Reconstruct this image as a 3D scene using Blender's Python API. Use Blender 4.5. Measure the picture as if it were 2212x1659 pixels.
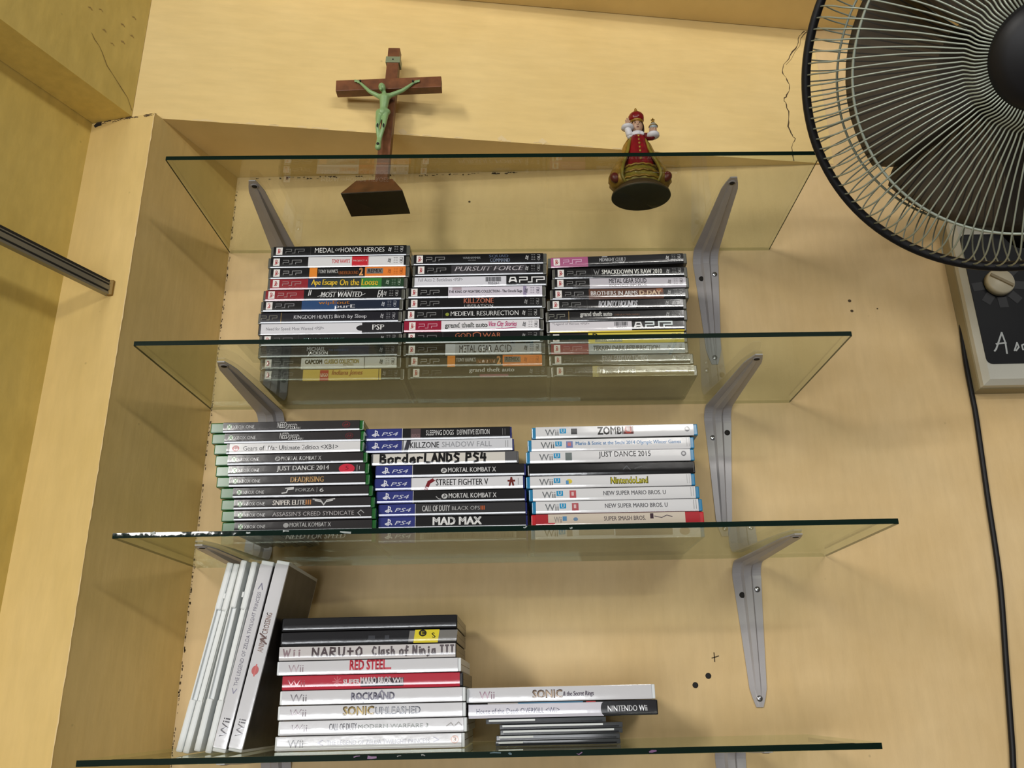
import bpy, bmesh, math, random
from mathutils import Vector, Matrix
random.seed(7)
for o in list(bpy.data.objects): bpy.data.objects.remove(o)
SC = bpy.context.scene
COL = SC.collection

# ------------------------------------------------------------------ camera
cd = bpy.data.cameras.new('camera'); cam = bpy.data.objects.new('camera', cd); COL.objects.link(cam)
cd.sensor_width = 36.0; cd.sensor_fit = 'HORIZONTAL'; cd.lens = 30.547; cd.clip_start = .02; cd.clip_end = 60
_y, _p, _r = .016498, .357754, .013506
_R = Matrix.Rotation(_y, 3, 'Z') @ Matrix.Rotation(_p, 3, 'X') @ Matrix.Rotation(_r, 3, 'Y')
_r0, _f0, _u0 = _R.col[0], _R.col[1], _R.col[2]
cam.matrix_world = Matrix(((_r0[0], _u0[0], -_f0[0], .57092), (_r0[1], _u0[1], -_f0[1], -1.09223), (_r0[2], _u0[2], -_f0[2], .04074), (0, 0, 0, 1)))
SC.camera = cam

# ------------------------------------------------------------------ light and exposure
SC.view_settings.view_transform = 'Standard'; SC.view_settings.look = 'None'
SC.view_settings.gamma = 1.0; SC.view_settings.exposure = 0.0; SC.view_settings.use_curve_mapping = False
W = bpy.data.worlds.new('world'); SC.world = W; W.use_nodes = True
W.node_tree.nodes['Background'].inputs[0].default_value = (1.0, .93, .82, 1)
W.node_tree.nodes['Background'].inputs[1].default_value = .075

def area(name, loc, target, sx, sy, power, col=(1, .97, .92)):
    l = bpy.data.lights.new(name, 'AREA'); l.shape = 'RECTANGLE'; l.size = sx; l.size_y = sy; l.energy = power; l.color = col
    o = bpy.data.objects.new(name, l); COL.objects.link(o); o.location = loc
    o.rotation_euler = (Vector(target) - Vector(loc)).to_track_quat('-Z', 'Y').to_euler()
    return o
area('tube_lamp_a', (1.75, -2.1, 1.42), (.6, -.2, .5), 1.25, .10, 4)
_p, _t = Vector((-1.24, -3.2, 1.30)), Vector((.5, -.1, .6))
lb = area('tube_lamp_b', _p, _t, 1.1, .3, 50)               # its long side runs along the left wall
_d = (_t - _p).normalized(); _x = Vector((-.404, -.915, 0)); _x = (_x - _d * _x.dot(_d)).normalized(); _yy = _x.cross(_d)
lb.rotation_euler = Matrix(((_x.x, _yy.x, -_d.x), (_x.y, _yy.y, -_d.y), (_x.z, _yy.z, -_d.z))).to_euler()
area('tube_lamp_c', (1.62, -3.5, 1.40), (.6, -.1, .5), 1.25, .10, 24)
area('shop_doorway', (-.35, -4.6, -.62), (.55, 0, .2), 2.6, .92, 70, (.95, .97, 1))

# ------------------------------------------------------------------ materials
def L(r, g, b):
    f = lambda c: (c / 255 / 12.92) if c <= 10.3 else ((c / 255 + .055) / 1.055) ** 2.4
    return (f(r), f(g), f(b), 1)
MATS = {}
def P(name, col, rough=.5, metal=0, spec=.5, coat=0, bump=None, noise=None):
    """Principled material; bump=(scale,strength,dist), noise=(scale,amount)."""
    if name in MATS: return MATS[name]
    m = bpy.data.materials.new(name); m.use_nodes = True; MATS[name] = m
    nt = m.node_tree; b = nt.nodes['Principled BSDF']
    b.inputs['Base Color'].default_value = col; b.inputs['Roughness'].default_value = rough; b.inputs['Metallic'].default_value = metal
    b.inputs['Specular IOR Level'].default_value = spec; b.inputs['Coat Weight'].default_value = coat; b.inputs['Coat Roughness'].default_value = .05
    tc = nt.nodes.new('ShaderNodeTexCoord')
    if noise:
        n = nt.nodes.new('ShaderNodeTexNoise'); n.inputs['Scale'].default_value = noise[0]; n.inputs['Detail'].default_value = 6
        nt.links.new(tc.outputs['Object'], n.inputs['Vector'])
        r = nt.nodes.new('ShaderNodeMapRange'); r.inputs[1].default_value = .3; r.inputs[2].default_value = .7; r.inputs[3].default_value = 1 - noise[1]; r.inputs[4].default_value = 1 + noise[1] * .6
        nt.links.new(n.outputs[0], r.inputs[0])
        mx = nt.nodes.new('ShaderNodeMix'); mx.data_type = 'RGBA'; mx.blend_type = 'MULTIPLY'; mx.inputs[0].default_value = 1
        mx.inputs[6].default_value = col; nt.links.new(r.outputs[0], mx.inputs[7]); nt.links.new(mx.outputs[2], b.inputs['Base Color'])
    if bump:
        n = nt.nodes.new('ShaderNodeTexNoise'); n.inputs['Scale'].default_value = bump[0]; n.inputs['Detail'].default_value = 4
        nt.links.new(tc.outputs['Object'], n.inputs['Vector'])
        bp = nt.nodes.new('ShaderNodeBump'); bp.inputs['Strength'].default_value = bump[1]; bp.inputs['Distance'].default_value = bump[2]
        nt.links.new(n.outputs[0], bp.inputs['Height']); nt.links.new(bp.outputs[0], b.inputs['Normal'])
        if coat: nt.links.new(bp.outputs[0], b.inputs['Coat Normal'])
    return m

def wall_mat(name, c1, c2, stretch=(1, 1, 1), dirt=.12):
    """Brushed wall paint: broad patches between two tints, brush streaks in the bump, small dirt specks."""
    m = bpy.data.materials.new(name); m.use_nodes = True; nt = m.node_tree; b = nt.nodes['Principled BSDF']
    b.inputs['Roughness'].default_value = .55; b.inputs['Specular IOR Level'].default_value = .3
    tc = nt.nodes.new('ShaderNodeTexCoord'); mp = nt.nodes.new('ShaderNodeMapping'); mp.inputs['Scale'].default_value = stretch
    nt.links.new(tc.outputs['Object'], mp.inputs[0])
    n1 = nt.nodes.new('ShaderNodeTexNoise'); n1.inputs['Scale'].default_value = 5.5; n1.inputs['Detail'].default_value = 8; n1.inputs['Roughness'].default_value = .6
    nt.links.new(tc.outputs['Object'], n1.inputs['Vector'])
    r1 = nt.nodes.new('ShaderNodeMapRange'); r1.inputs[1].default_value = .35; r1.inputs[2].default_value = .66; nt.links.new(n1.outputs[0], r1.inputs[0])
    mx = nt.nodes.new('ShaderNodeMix'); mx.data_type = 'RGBA'; mx.inputs[6].default_value = c1; mx.inputs[7].default_value = c2; nt.links.new(r1.outputs[0], mx.inputs[0])
    n2 = nt.nodes.new('ShaderNodeTexNoise'); n2.inputs['Scale'].default_value = 40; n2.inputs['Detail'].default_value = 5; nt.links.new(mp.outputs[0], n2.inputs['Vector'])
    r2 = nt.nodes.new('ShaderNodeMapRange'); r2.inputs[1].default_value = .3; r2.inputs[2].default_value = .7; r2.inputs[3].default_value = 1 - dirt; r2.inputs[4].default_value = 1 + dirt * .5
    nt.links.new(n2.outputs[0], r2.inputs[0])
    m2 = nt.nodes.new('ShaderNodeMix'); m2.data_type = 'RGBA'; m2.blend_type = 'MULTIPLY'; m2.inputs[0].default_value = 1
    nt.links.new(mx.outputs[2], m2.inputs[6]); nt.links.new(r2.outputs[0], m2.inputs[7])
    v = nt.nodes.new('ShaderNodeTexVoronoi'); v.inputs['Scale'].default_value = 17; nt.links.new(tc.outputs['Object'], v.inputs['Vector'])
    r3 = nt.nodes.new('ShaderNodeMapRange'); r3.inputs[1].default_value = .012; r3.inputs[2].default_value = .035; r3.inputs[3].default_value = .78; r3.inputs[4].default_value = 1
    nt.links.new(v.outputs['Distance'], r3.inputs[0])
    m3 = nt.nodes.new('ShaderNodeMix'); m3.data_type = 'RGBA'; m3.blend_type = 'MULTIPLY'; m3.inputs[0].default_value = 1
    nt.links.new(m2.outputs[2], m3.inputs[6]); nt.links.new(r3.outputs[0], m3.inputs[7]); nt.links.new(m3.outputs[2], b.inputs['Base Color'])
    bp = nt.nodes.new('ShaderNodeBump'); bp.inputs['Strength'].default_value = .22; bp.inputs['Distance'].default_value = .002
    ad = nt.nodes.new('ShaderNodeMath'); ad.operation = 'ADD'; nt.links.new(n2.outputs[0], ad.inputs[0]); nt.links.new(n1.outputs[0], ad.inputs[1])
    nt.links.new(ad.outputs[0], bp.inputs['Height']); nt.links.new(bp.outputs[0], b.inputs['Normal'])
    return m
M_UP = wall_mat('cream_paint', (.78, .57, .235, 1), (.84, .63, .28, 1), (.5, .5, 3), .05)
M_BACK = wall_mat('tan_paint', (.68, .48, .225, 1), (.76, .56, .29, 1), (2.5, 2.5, .5), .045)
M_PIL = wall_mat('sand_paint', (.70, .50, .18, 1), (.76, .55, .22, 1), (2.5, 2.5, .5), .05)
M_OLIVE = wall_mat('ochre_paint', (.68, .50, .13, 1), (.76, .57, .17, 1), (2, 2, .7), .09)
M_DIRT = P('dirt', (.085, .055, .026, 1), .9)
M_CHIP = P('chipped_plaster', (.76, .58, .30, 1), .8)

def glass_mat():
    m = bpy.data.materials.new('shelf_glass'); m.use_nodes = True; nt = m.node_tree
    for n in list(nt.nodes): nt.nodes.remove(n)
    out = nt.nodes.new('ShaderNodeOutputMaterial'); mix = nt.nodes.new('ShaderNodeMixShader'); fr = nt.nodes.new('ShaderNodeFresnel')
    ge = nt.nodes.new('ShaderNodeNewGeometry'); mr = nt.nodes.new('ShaderNodeMapRange'); mr.inputs[3].default_value = 1.5; mr.inputs[4].default_value = 1 / 1.5   # same reflectance from either side of a face
    nt.links.new(ge.outputs['Backfacing'], mr.inputs[0]); nt.links.new(mr.outputs[0], fr.inputs[0])
    t = nt.nodes.new('ShaderNodeBsdfTransparent'); t.inputs[0].default_value = (.875, .90, .845, 1)
    g = nt.nodes.new('ShaderNodeBsdfGlossy'); g.inputs['Roughness'].default_value = .015; g.inputs[0].default_value = (.95, 1, .95, 1)
    nt.links.new(fr.outputs[0], mix.inputs[0]); nt.links.new(t.outputs[0], mix.inputs[1]); nt.links.new(g.outputs[0], mix.inputs[2]); nt.links.new(mix.outputs[0], out.inputs[0])
    return m
M_GLASS = glass_mat()
M_GEDGE = P('glass_edge', (.0035, .012, .007, 1), .4, spec=.05)
M_GBACK = P('glass_back_edge', L(96, 104, 56), .25)
M_GEDGE2 = P('glass_edge_wavy', (.004, .014, .010, 1), .06, spec=.5, bump=(22, .22, .004))
M_STEEL = P('grey_enamel', L(176, 172, 172), .34, spec=.5, bump=(260, .05, .001), noise=(30, .06))
M_SCREW = P('zinc_screw', (.45, .45, .46, 1), .25, metal=1)
M_HOLE = P('dark_hole', (.012, .010, .008, 1), .8)

# ------------------------------------------------------------------ mesh helpers
class MB:
    def __init__(s): s.v, s.f, s.m, s.mats, s.sm = [], [], [], [], []
    def mi(s, mat):
        if mat not in s.mats: s.mats.append(mat)
        return s.mats.index(mat)
    def add(s, vs, fs, mat, smooth=False):
        o = len(s.v); k = s.mi(mat); s.v += [tuple(v) for v in vs]
        for f in fs: s.f.append([i + o for i in f]); s.m.append(k); s.sm.append(smooth)
    def box(s, a, b, mat, bev=0):
        if bev:
            bm = bmesh.new(); bmesh.ops.create_cube(bm, size=1)
            for v in bm.verts: v.co = Vector([(a[i] + b[i]) / 2 + v.co[i] * (b[i] - a[i]) for i in range(3)])
            bmesh.ops.bevel(bm, geom=list(bm.edges), offset=bev, segments=2, affect='EDGES', profile=.6)
            bm.verts.index_update(); s.add([v.co for v in bm.verts], [[v.index for v in f.verts] for f in bm.faces], mat); bm.free(); return
        vs = [(x, y, z) for z in (a[2], b[2]) for y in (a[1], b[1]) for x in (a[0], b[0])]
        s.add(vs, [(0, 2, 3, 1), (4, 5, 7, 6), (0, 1, 5, 4), (2, 6, 7, 3), (0, 4, 6, 2), (1, 3, 7, 5)], mat)
    def prism(s, poly, z0, z1, mat):
        n = len(poly); vs = [(x, y, z0) for x, y in poly] + [(x, y, z1) for x, y in poly]
        s.add(vs, [list(range(n))[::-1], list(range(n, 2 * n))] + [(i, (i + 1) % n, n + (i + 1) % n, n + i) for i in range(n)], mat)
    def tube(s, pts, rad, mat, n=8, cap=True, closed=False):
        pts = [Vector(p) for p in pts]; k = len(pts); rad = rad if isinstance(rad, (list, tuple)) else [rad] * k
        vs, fs = [], []; up = None
        for i, p in enumerate(pts):
            d = ((pts[(i + 1) % k] - pts[i - 1]) if closed else (pts[min(i + 1, k - 1)] - pts[max(i - 1, 0)])).normalized()
            if up is None: up = Vector((0, 0, 1)) if abs(d.z) < .9 else Vector((1, 0, 0))
            u = d.cross(up).normalized(); w = u.cross(d).normalized(); up = w
            vs += [p + (u * math.cos(2 * math.pi * j / n) + w * math.sin(2 * math.pi * j / n)) * rad[i] for j in range(n)]
        for i in range(k if closed else k - 1):
            a, b = i * n, ((i + 1) % k) * n
            fs += [(a + j, a + (j + 1) % n, b + (j + 1) % n, b + j) for j in range(n)]
        if cap and not closed: fs += [list(range(n))[::-1], list(range((k - 1) * n, k * n))]
        s.add(vs, fs, mat, True)
    def lathe(s, prof, mat, n=32, M=None, sx=1, sy=1):
        M = M or Matrix(); vs, fs = [], []
        for r, z in prof: vs += [M @ Vector((r * sx * math.cos(2 * math.pi * j / n), r * sy * math.sin(2 * math.pi * j / n), z)) for j in range(n)]
        for i in range(len(prof) - 1): fs += [(i * n + j, i * n + (j + 1) % n, (i + 1) * n + (j + 1) % n, (i + 1) * n + j) for j in range(n)]
        if prof[0][0] > 1e-6: fs.append(list(range(n))[::-1])
        if prof[-1][0] > 1e-6: fs.append(list(range((len(prof) - 1) * n, len(prof) * n)))
        s.add(vs, fs, mat, True)
    def ball(s, c, r, mat, n=14, M=None):
        r = r if isinstance(r, (list, tuple)) else (r, r, r); c = Vector(c); vs, fs = [], []; k = n // 2 + 1
        for i in range(k + 1):
            t = math.pi * i / k
            for j in range(n):
                a = 2 * math.pi * j / n; q = Vector((r[0] * math.sin(t) * math.cos(a), r[1] * math.sin(t) * math.sin(a), r[2] * math.cos(t)))
                vs.append(c + (M @ q if M else q))
        for i in range(k): fs += [(i * n + j, (i + 1) * n + j, (i + 1) * n + (j + 1) % n, i * n + (j + 1) % n) for j in range(n)]
        s.add(vs, fs, mat, True)
    def build(s, name, parent=None):
        me = bpy.data.meshes.new(name); me.from_pydata(s.v, [], s.f)
        for m in s.mats: me.materials.append(m)
        me.polygons.foreach_set('material_index', s.m); me.polygons.foreach_set('use_smooth', s.sm); me.update()
        o = bpy.data.objects.new(name, me); COL.objects.link(o)
        if parent: o.parent = parent
        return o
def tag(o, label, cat, group=None):
    o['label'] = label; o['category'] = cat
    if group: o['group'] = group
    return o
def empty(name, M=None):
    o = bpy.data.objects.new(name, None); COL.objects.link(o); o.empty_display_size = .02
    if M is not None: o.matrix_world = M
    return o
def struct(o): o['kind'] = 'structure'; return o

# ------------------------------------------------------------------ the room
PL, PR = (-.004, -.1335), (.0885, -.1530)           # pilaster front face, its two upright edges
LD = Vector((-.404, -.915))                          # left wall runs this way, towards the viewer
lw0 = Vector(PL); lw1 = lw0 + LD * 1.5
SOF = .784
b = MB(); b.box((-.3, 0, -.9), (2.2, .12, 1.6), M_BACK); wb = struct(b.build('wall_back'))
b = MB(); b.prism([PL, PR, (.1495, -.0002), (-.004, -.0002)], -.9, SOF, M_PIL)
# side of the pilaster faces the recess
wp = struct(b.build('wall_recess'))
nrm = Vector((-.915, .404)) * .1
b = MB(); b.prism([tuple(lw0), tuple(lw0 + nrm + Vector((0, .1))), tuple(lw1 + nrm), tuple(lw1)], -.9, 1.6, M_OLIVE); wl = struct(b.build('wall_left'))
UA, UB = Vector((.0555, -.1460)), Vector((1.0240, -.0009))       # upper wall face, slightly angled to the recess
b = MB(); b.prism([tuple(UA), tuple(UB), (1.03, -.0003), (-.004, -.0003), (-.004, -.13)], SOF + .0002, 1.6, M_UP); wu = struct(b.build('wall_upper'))
bl0 = UA; bl1 = UA + Vector((-.388, -.922)) * 1.45
b = MB(); b.prism([tuple(lw0 + Vector((.001, 0))), tuple(lw1 + Vector((.001, 0))), tuple(bl1), tuple(bl0 + Vector((-.0005, -.0005)))], SOF + .0004, 1.6, M_OLIVE); tb = struct(b.build('trim_1'))
b = MB(); b.prism([(bl0.x + .002, bl0.y - .001), (.0, -.17), (1.9, -.17), (1.9, -.001), (UB.x, UB.y - .0012)], 1.030, 1.42, M_UP); tc_ = struct(b.build('trim_2'))

def ribbon(mb, pts, w, nrm, mat, jit=0, rnd=None):
    """A flat jagged line lying on a wall: pts in 3D, width w, pushed out along nrm."""
    pts = [Vector(p) for p in pts]; nrm = Vector(nrm).normalized(); vs = []
    for i, p in enumerate(pts):
        d = (pts[min(i + 1, len(pts) - 1)] - pts[max(i - 1, 0)]).normalized(); s = d.cross(nrm).normalized()
        ww = w * (1 + (random.uniform(-jit, jit))); vs += [p + nrm * .0003 + s * ww / 2, p + nrm * .0003 - s * ww / 2]
    mb.add(vs, [(2 * i, 2 * i + 1, 2 * i + 3, 2 * i + 2) for i in range(len(pts) - 1)], mat)
def trim_ridge():
    tn = Vector((.922, -.388, 0)); td = (bl1 - bl0).normalized(); b = MB()
    pt = lambda u, z: Vector((bl0.x + td.x * u, bl0.y + td.y * u, z))
    ribbon(b, [pt(u, z) for u, z in ((.002, .792), (.012, .806), (.022, .812), (.038, .822), (.050, .829), (.060, .842), (.066, .848), (.074, .852), (.080, .858))], .0012, tn, P('paint_ridge', L(138, 114, 62), .7), .6)
    for u, z in ((.045, .865), (.06, .875), (.03, .88), (.035, .905), (.018, .90), (.07, .90), (.02, .93), (.085, .89)): ribbon(b, [pt(u, z), pt(u + .003, z + .002), pt(u + .006, z)], .0016, tn, P('paint_blister', L(178, 150, 92), .6), .6)
    b.build('paint_ridge', tb)
def rough_line(a, b_, n, amp, nrm):
    a, b_ = Vector(a), Vector(b_); d = (b_ - a).normalized(); s = d.cross(Vector(nrm)).normalized()
    return [a.lerp(b_, i / n) + s * random.uniform(-amp, amp) for i in range(n + 1)]
trim_ridge()
UN = Vector((.148, -.989, 0))
crack = [(1.0194, -.0016, 1.029), (1.008, -.0033, 1.0178), (1.0025, -.0041, .9992), (.9893, -.0061, .9783), (.9751, -.0082, .9592), (.9716, -.0088, .9432), (.9767, -.008, .9315), (.9798, -.0075, .9163), (.9737, -.0084, .9029), (.9668, -.0095, .8938), (.9694, -.0091, .8856), (.9725, -.0086, .8649), (.9686, -.0092, .8463), (.9705, -.0089, .8333), (.9757, -.0081, .8239), (.9701, -.009, .8137), (.9696, -.0091, .7991), (.969, -.0091, .7850)]
cp = []
for i in range(len(crack) - 1):
    a, c = Vector(crack[i]), Vector(crack[i + 1])
    for t in range(3): cp.append(a.lerp(c, t / 3) + Vector((random.uniform(-.0014, .0014), 0, random.uniform(-.001, .001))))
cp.append(Vector(crack[-1]))
cp = [Vector((p.x, UA.y + (UB.y - UA.y) * (p.x - UA.x) / (UB.x - UA.x), p.z)) for p in cp]
b = MB(); ribbon(b, cp, .0013, UN, M_DIRT, .7)
ribbon(b, [p + Vector((.004, .0006, 0)) for p in cp[:14:2]], .0008, UN, M_DIRT, .7); b.build('crack', wu)
b = MB()
for i in range(60):
    t = random.random(); p = Vector((.17 + t * .4, -.0002, SOF - .0012 - random.random() * .003)); w = random.uniform(.0015, .006)
    ribbon(b, [p, p + Vector((w / 2, 0, random.uniform(-.0006, .0006))), p + Vector((w, 0, 0))], random.uniform(.0006, .0018), (0, -1, 0), M_DIRT, .8)
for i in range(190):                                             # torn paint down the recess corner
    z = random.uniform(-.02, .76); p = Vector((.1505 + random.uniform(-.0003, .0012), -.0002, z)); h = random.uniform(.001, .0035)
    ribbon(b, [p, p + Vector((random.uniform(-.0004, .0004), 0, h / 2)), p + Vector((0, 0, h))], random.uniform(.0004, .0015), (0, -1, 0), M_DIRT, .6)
for (x, z, r) in ((1.0199, .5619, .0022), (1.0208, .5464, .002), (1.056, .5491, .001), (.4944, .7339, .0016), (.9991, .787, .0016)):
    b.add([(x + r * math.cos(k * .8) * 1.1, -.0004, z + r * math.sin(k * .8)) for k in range(8)], [list(range(8))[::-1]], M_DIRT)
ribbon(b, [(.787, 0, .0945), (.7905, 0, .0953), (.796, 0, .0970)], .0012, (0, -1, 0), M_DIRT); ribbon(b, [(.7903, 0, .090), (.7904, 0, .101)], .0012, (0, -1, 0), M_DIRT)
ribbon(b, [(.994, 0, .7868), (.9975, 0, .7878), (1.001, 0, .7872)], .002, (0, -1, 0), M_DIRT)
ribbon(b, [(.1455, 0, .6515), (.1495, 0, .651)], .004, (0, -1, 0), M_DIRT)
b.build('paint_wear', wb)
b = MB()
for (x, z) in ((.765, .0643), (.7812, .0745)): b.lathe([(.0034, 0), (.0034, .0006), (.0026, .0008), (0.0005, .0008)], M_HOLE, 16, Matrix.Translation((x, 0, z)) @ Matrix.Rotation(math.pi / 2, 4, 'X'))
b.build('screw_hole', wb)
b = MB()
sd = (Vector((.1495, 0, 0)) - Vector((PR[0], PR[1], 0))).normalized()
ribbon(b, rough_line((PR[0] + .0002, PR[1] - .0002, -.05), (PR[0] + .0002, PR[1] - .0002, SOF - .002), 110, .0003, (0, -1, 0)), .0010, (-.2, -1, 0), M_CHIP, .7)
for i in range(26):
    t = random.random(); p = Vector(PL).lerp(Vector(PR), t); p = Vector((p.x, p.y, SOF - .001 - random.random() * .003))
    ribbon(b, [p, p + Vector((.003, -.0007, .001)), p + Vector((.006, -.0014, 0))], random.uniform(.0005, .0014), (-.2, -1, 0), M_DIRT, .8)
p = Vector((.0005, -.1344, SOF - .006)); ribbon(b, [p, p + Vector((.004, -.0009, .003)), p + Vector((.010, -.0022, .004))], .007, (-.2, -1, 0), M_HOLE, .4)
b.build('paint_wear', wp)
b = MB()
for i in range(40):
    t = random.uniform(.06, .95); q = UA.lerp(UB, t); p = Vector((q.x, q.y, SOF + .0012 + random.random() * .001))
    ribbon(b, [p, p + Vector((.005, .00075, .0006)), p + Vector((.012, .0018, 0))], random.uniform(.0006, .002), UN, M_CHIP, .6)
for t, w in ((.50, .010), (.36, .008), (.56, .007)):
    q = UA.lerp(UB, t); p = Vector((q.x, q.y, SOF + .003)); ribbon(b, [p, p + Vector((w * .4, w * .06, .004)), p + Vector((w, w * .15, -.001))], .006, UN, M_CHIP, .4)
b.build('plaster_chip', wu)

# ------------------------------------------------------------------ glass shelves
SH = [  # front-left, front-right, back-right, back-left underside corners
    dict(z=.6497, xl=.1515, xr=.9187, D=.2329, tilt=-.0048, lr=-.0070, bk=.0012),
    dict(z=.4167, xl=.1495, xr=.9186, D=.2379, tilt=-.0072, lr=-.0026, bk=.0030),
    dict(z=.2114, xl=.1527, xr=.9384, D=.2284, tilt=-.0046, lr=.0008, bk=.0017),
    dict(z=.0000, xl=.1505, xr=.8892, D=.2286, tilt=-.0011, lr=.0032, bk=.0022)]
GT = .0057
SLAB = ['topmost glass shelf, carrying the wooden cross and the small statue', 'second glass shelf down, carrying three stacks of small handheld game cases',
        'third glass shelf down, carrying the green, blue and white case stacks', 'lowest glass shelf, carrying white cases that lean and lie in stacks']
FR = []
for i, s in enumerate(SH):
    zl, zr = s['z'] - s['lr'], s['z'] + s['lr']
    c = [Vector((s['xl'], -s['D'], zl + s['tilt'])), Vector((s['xr'], -s['D'], zr + s['tilt'])), Vector((s['xr'], -s['bk'], zr)), Vector((s['xl'] + (.0015 if i else 0), -s['bk'], zl))]
    ex = (c[1] - c[0]).normalized(); ey = (c[3] - c[0]); ey = (ey - ex * ey.dot(ex)).normalized(); ez = ex.cross(ey)
    b = MB(); vs = c + [p + Vector((0, 0, GT)) for p in c]
    e = M_GEDGE2 if i == 2 else M_GEDGE
    b.add(vs, [(3, 2, 1, 0), (4, 5, 6, 7)], M_GLASS)
    b.add(vs, [(2, 3, 7, 6)], M_GLASS)
    for k0, k1 in ((1, 2), (3, 0)):                                # short ends: dark arris below, clear above
        lo = [vs[k0], vs[k1], vs[k1] + Vector((0, 0, GT * .4)), vs[k0] + Vector((0, 0, GT * .4))]; b.add(lo, [(0, 1, 2, 3)], M_GEDGE); b.add([lo[3], lo[2], vs[k1 + 4], vs[k0 + 4]], [(0, 1, 2, 3)], M_GLASS)
    o = b.build('glass_shelf'); tag(o, SLAB[i], 'shelf', 'glass shelves on the back wall')
    b = MB(); n = 160                                            # front edge: ground, chipped a little
    q = []
    for k in range(n + 1):
        t = k / n; p = c[0].lerp(c[1], t); j = .00003
        q += [p + Vector((0, -.0004 - random.random() * j, .0002)), p + Vector((0, -.0005, GT * .5)), p + Vector((0, -.0004 - random.random() * j, GT - .0002))]
    b.add(q, [(3 * k + m, 3 * k + 3 + m, 3 * k + 4 + m, 3 * k + 1 + m) for k in range(n) for m in (0, 1)], e, True)
    b.build('polished_edge', o)
    if i >= 2:
        sm = P('edge_smear', (.30, .34, .33, 1), .35) if i == 2 else None
        for k in range(6 if i == 2 else 8):
            sm = sm if i == 2 else (P('teal_smear', L(22, 70, 78), .3), P('mauve_smear', L(110, 70, 112), .35), P('grey_smear', L(120, 122, 116), .4), P('mauve_smear', L(110, 70, 112), .35))[k % 4]; b = MB(); t = random.choice((random.uniform(.02, .45), random.uniform(.5, .72))); p = c[0].lerp(c[1], t) + Vector((0, -.0012, GT * random.uniform(.3, .8)))
            w = random.uniform(.003, .012); ribbon(b, [p, p + Vector((w * .4, 0, random.uniform(-.001, .001))), p + Vector((w, 0, random.uniform(-.0012, .0012)))], random.uniform(.0006, .002), (0, -1, 0), sm, .6); b.build('stain', o)
    M = Matrix.Identity(4)
    for r in range(3): M[r][0], M[r][1], M[r][2] = ex[r], ey[r], ez[r]
    o0 = c[3] + Vector((0, 0, GT))
    FR.append((M, c, ex, ey, ez))
def on_shelf(i, X, Y):
    """Frame with its origin on top of shelf i above the point X, Y."""
    M, c, ex, ey, ez = FR[i]; n = ez; p0 = c[0] + Vector((0, 0, GT)); z = p0.z - (n.x * (X - p0.x) + n.y * (Y - p0.y)) / n.z
    T = M.copy(); T.translation = (X, Y, z + .0002); return T

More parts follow.
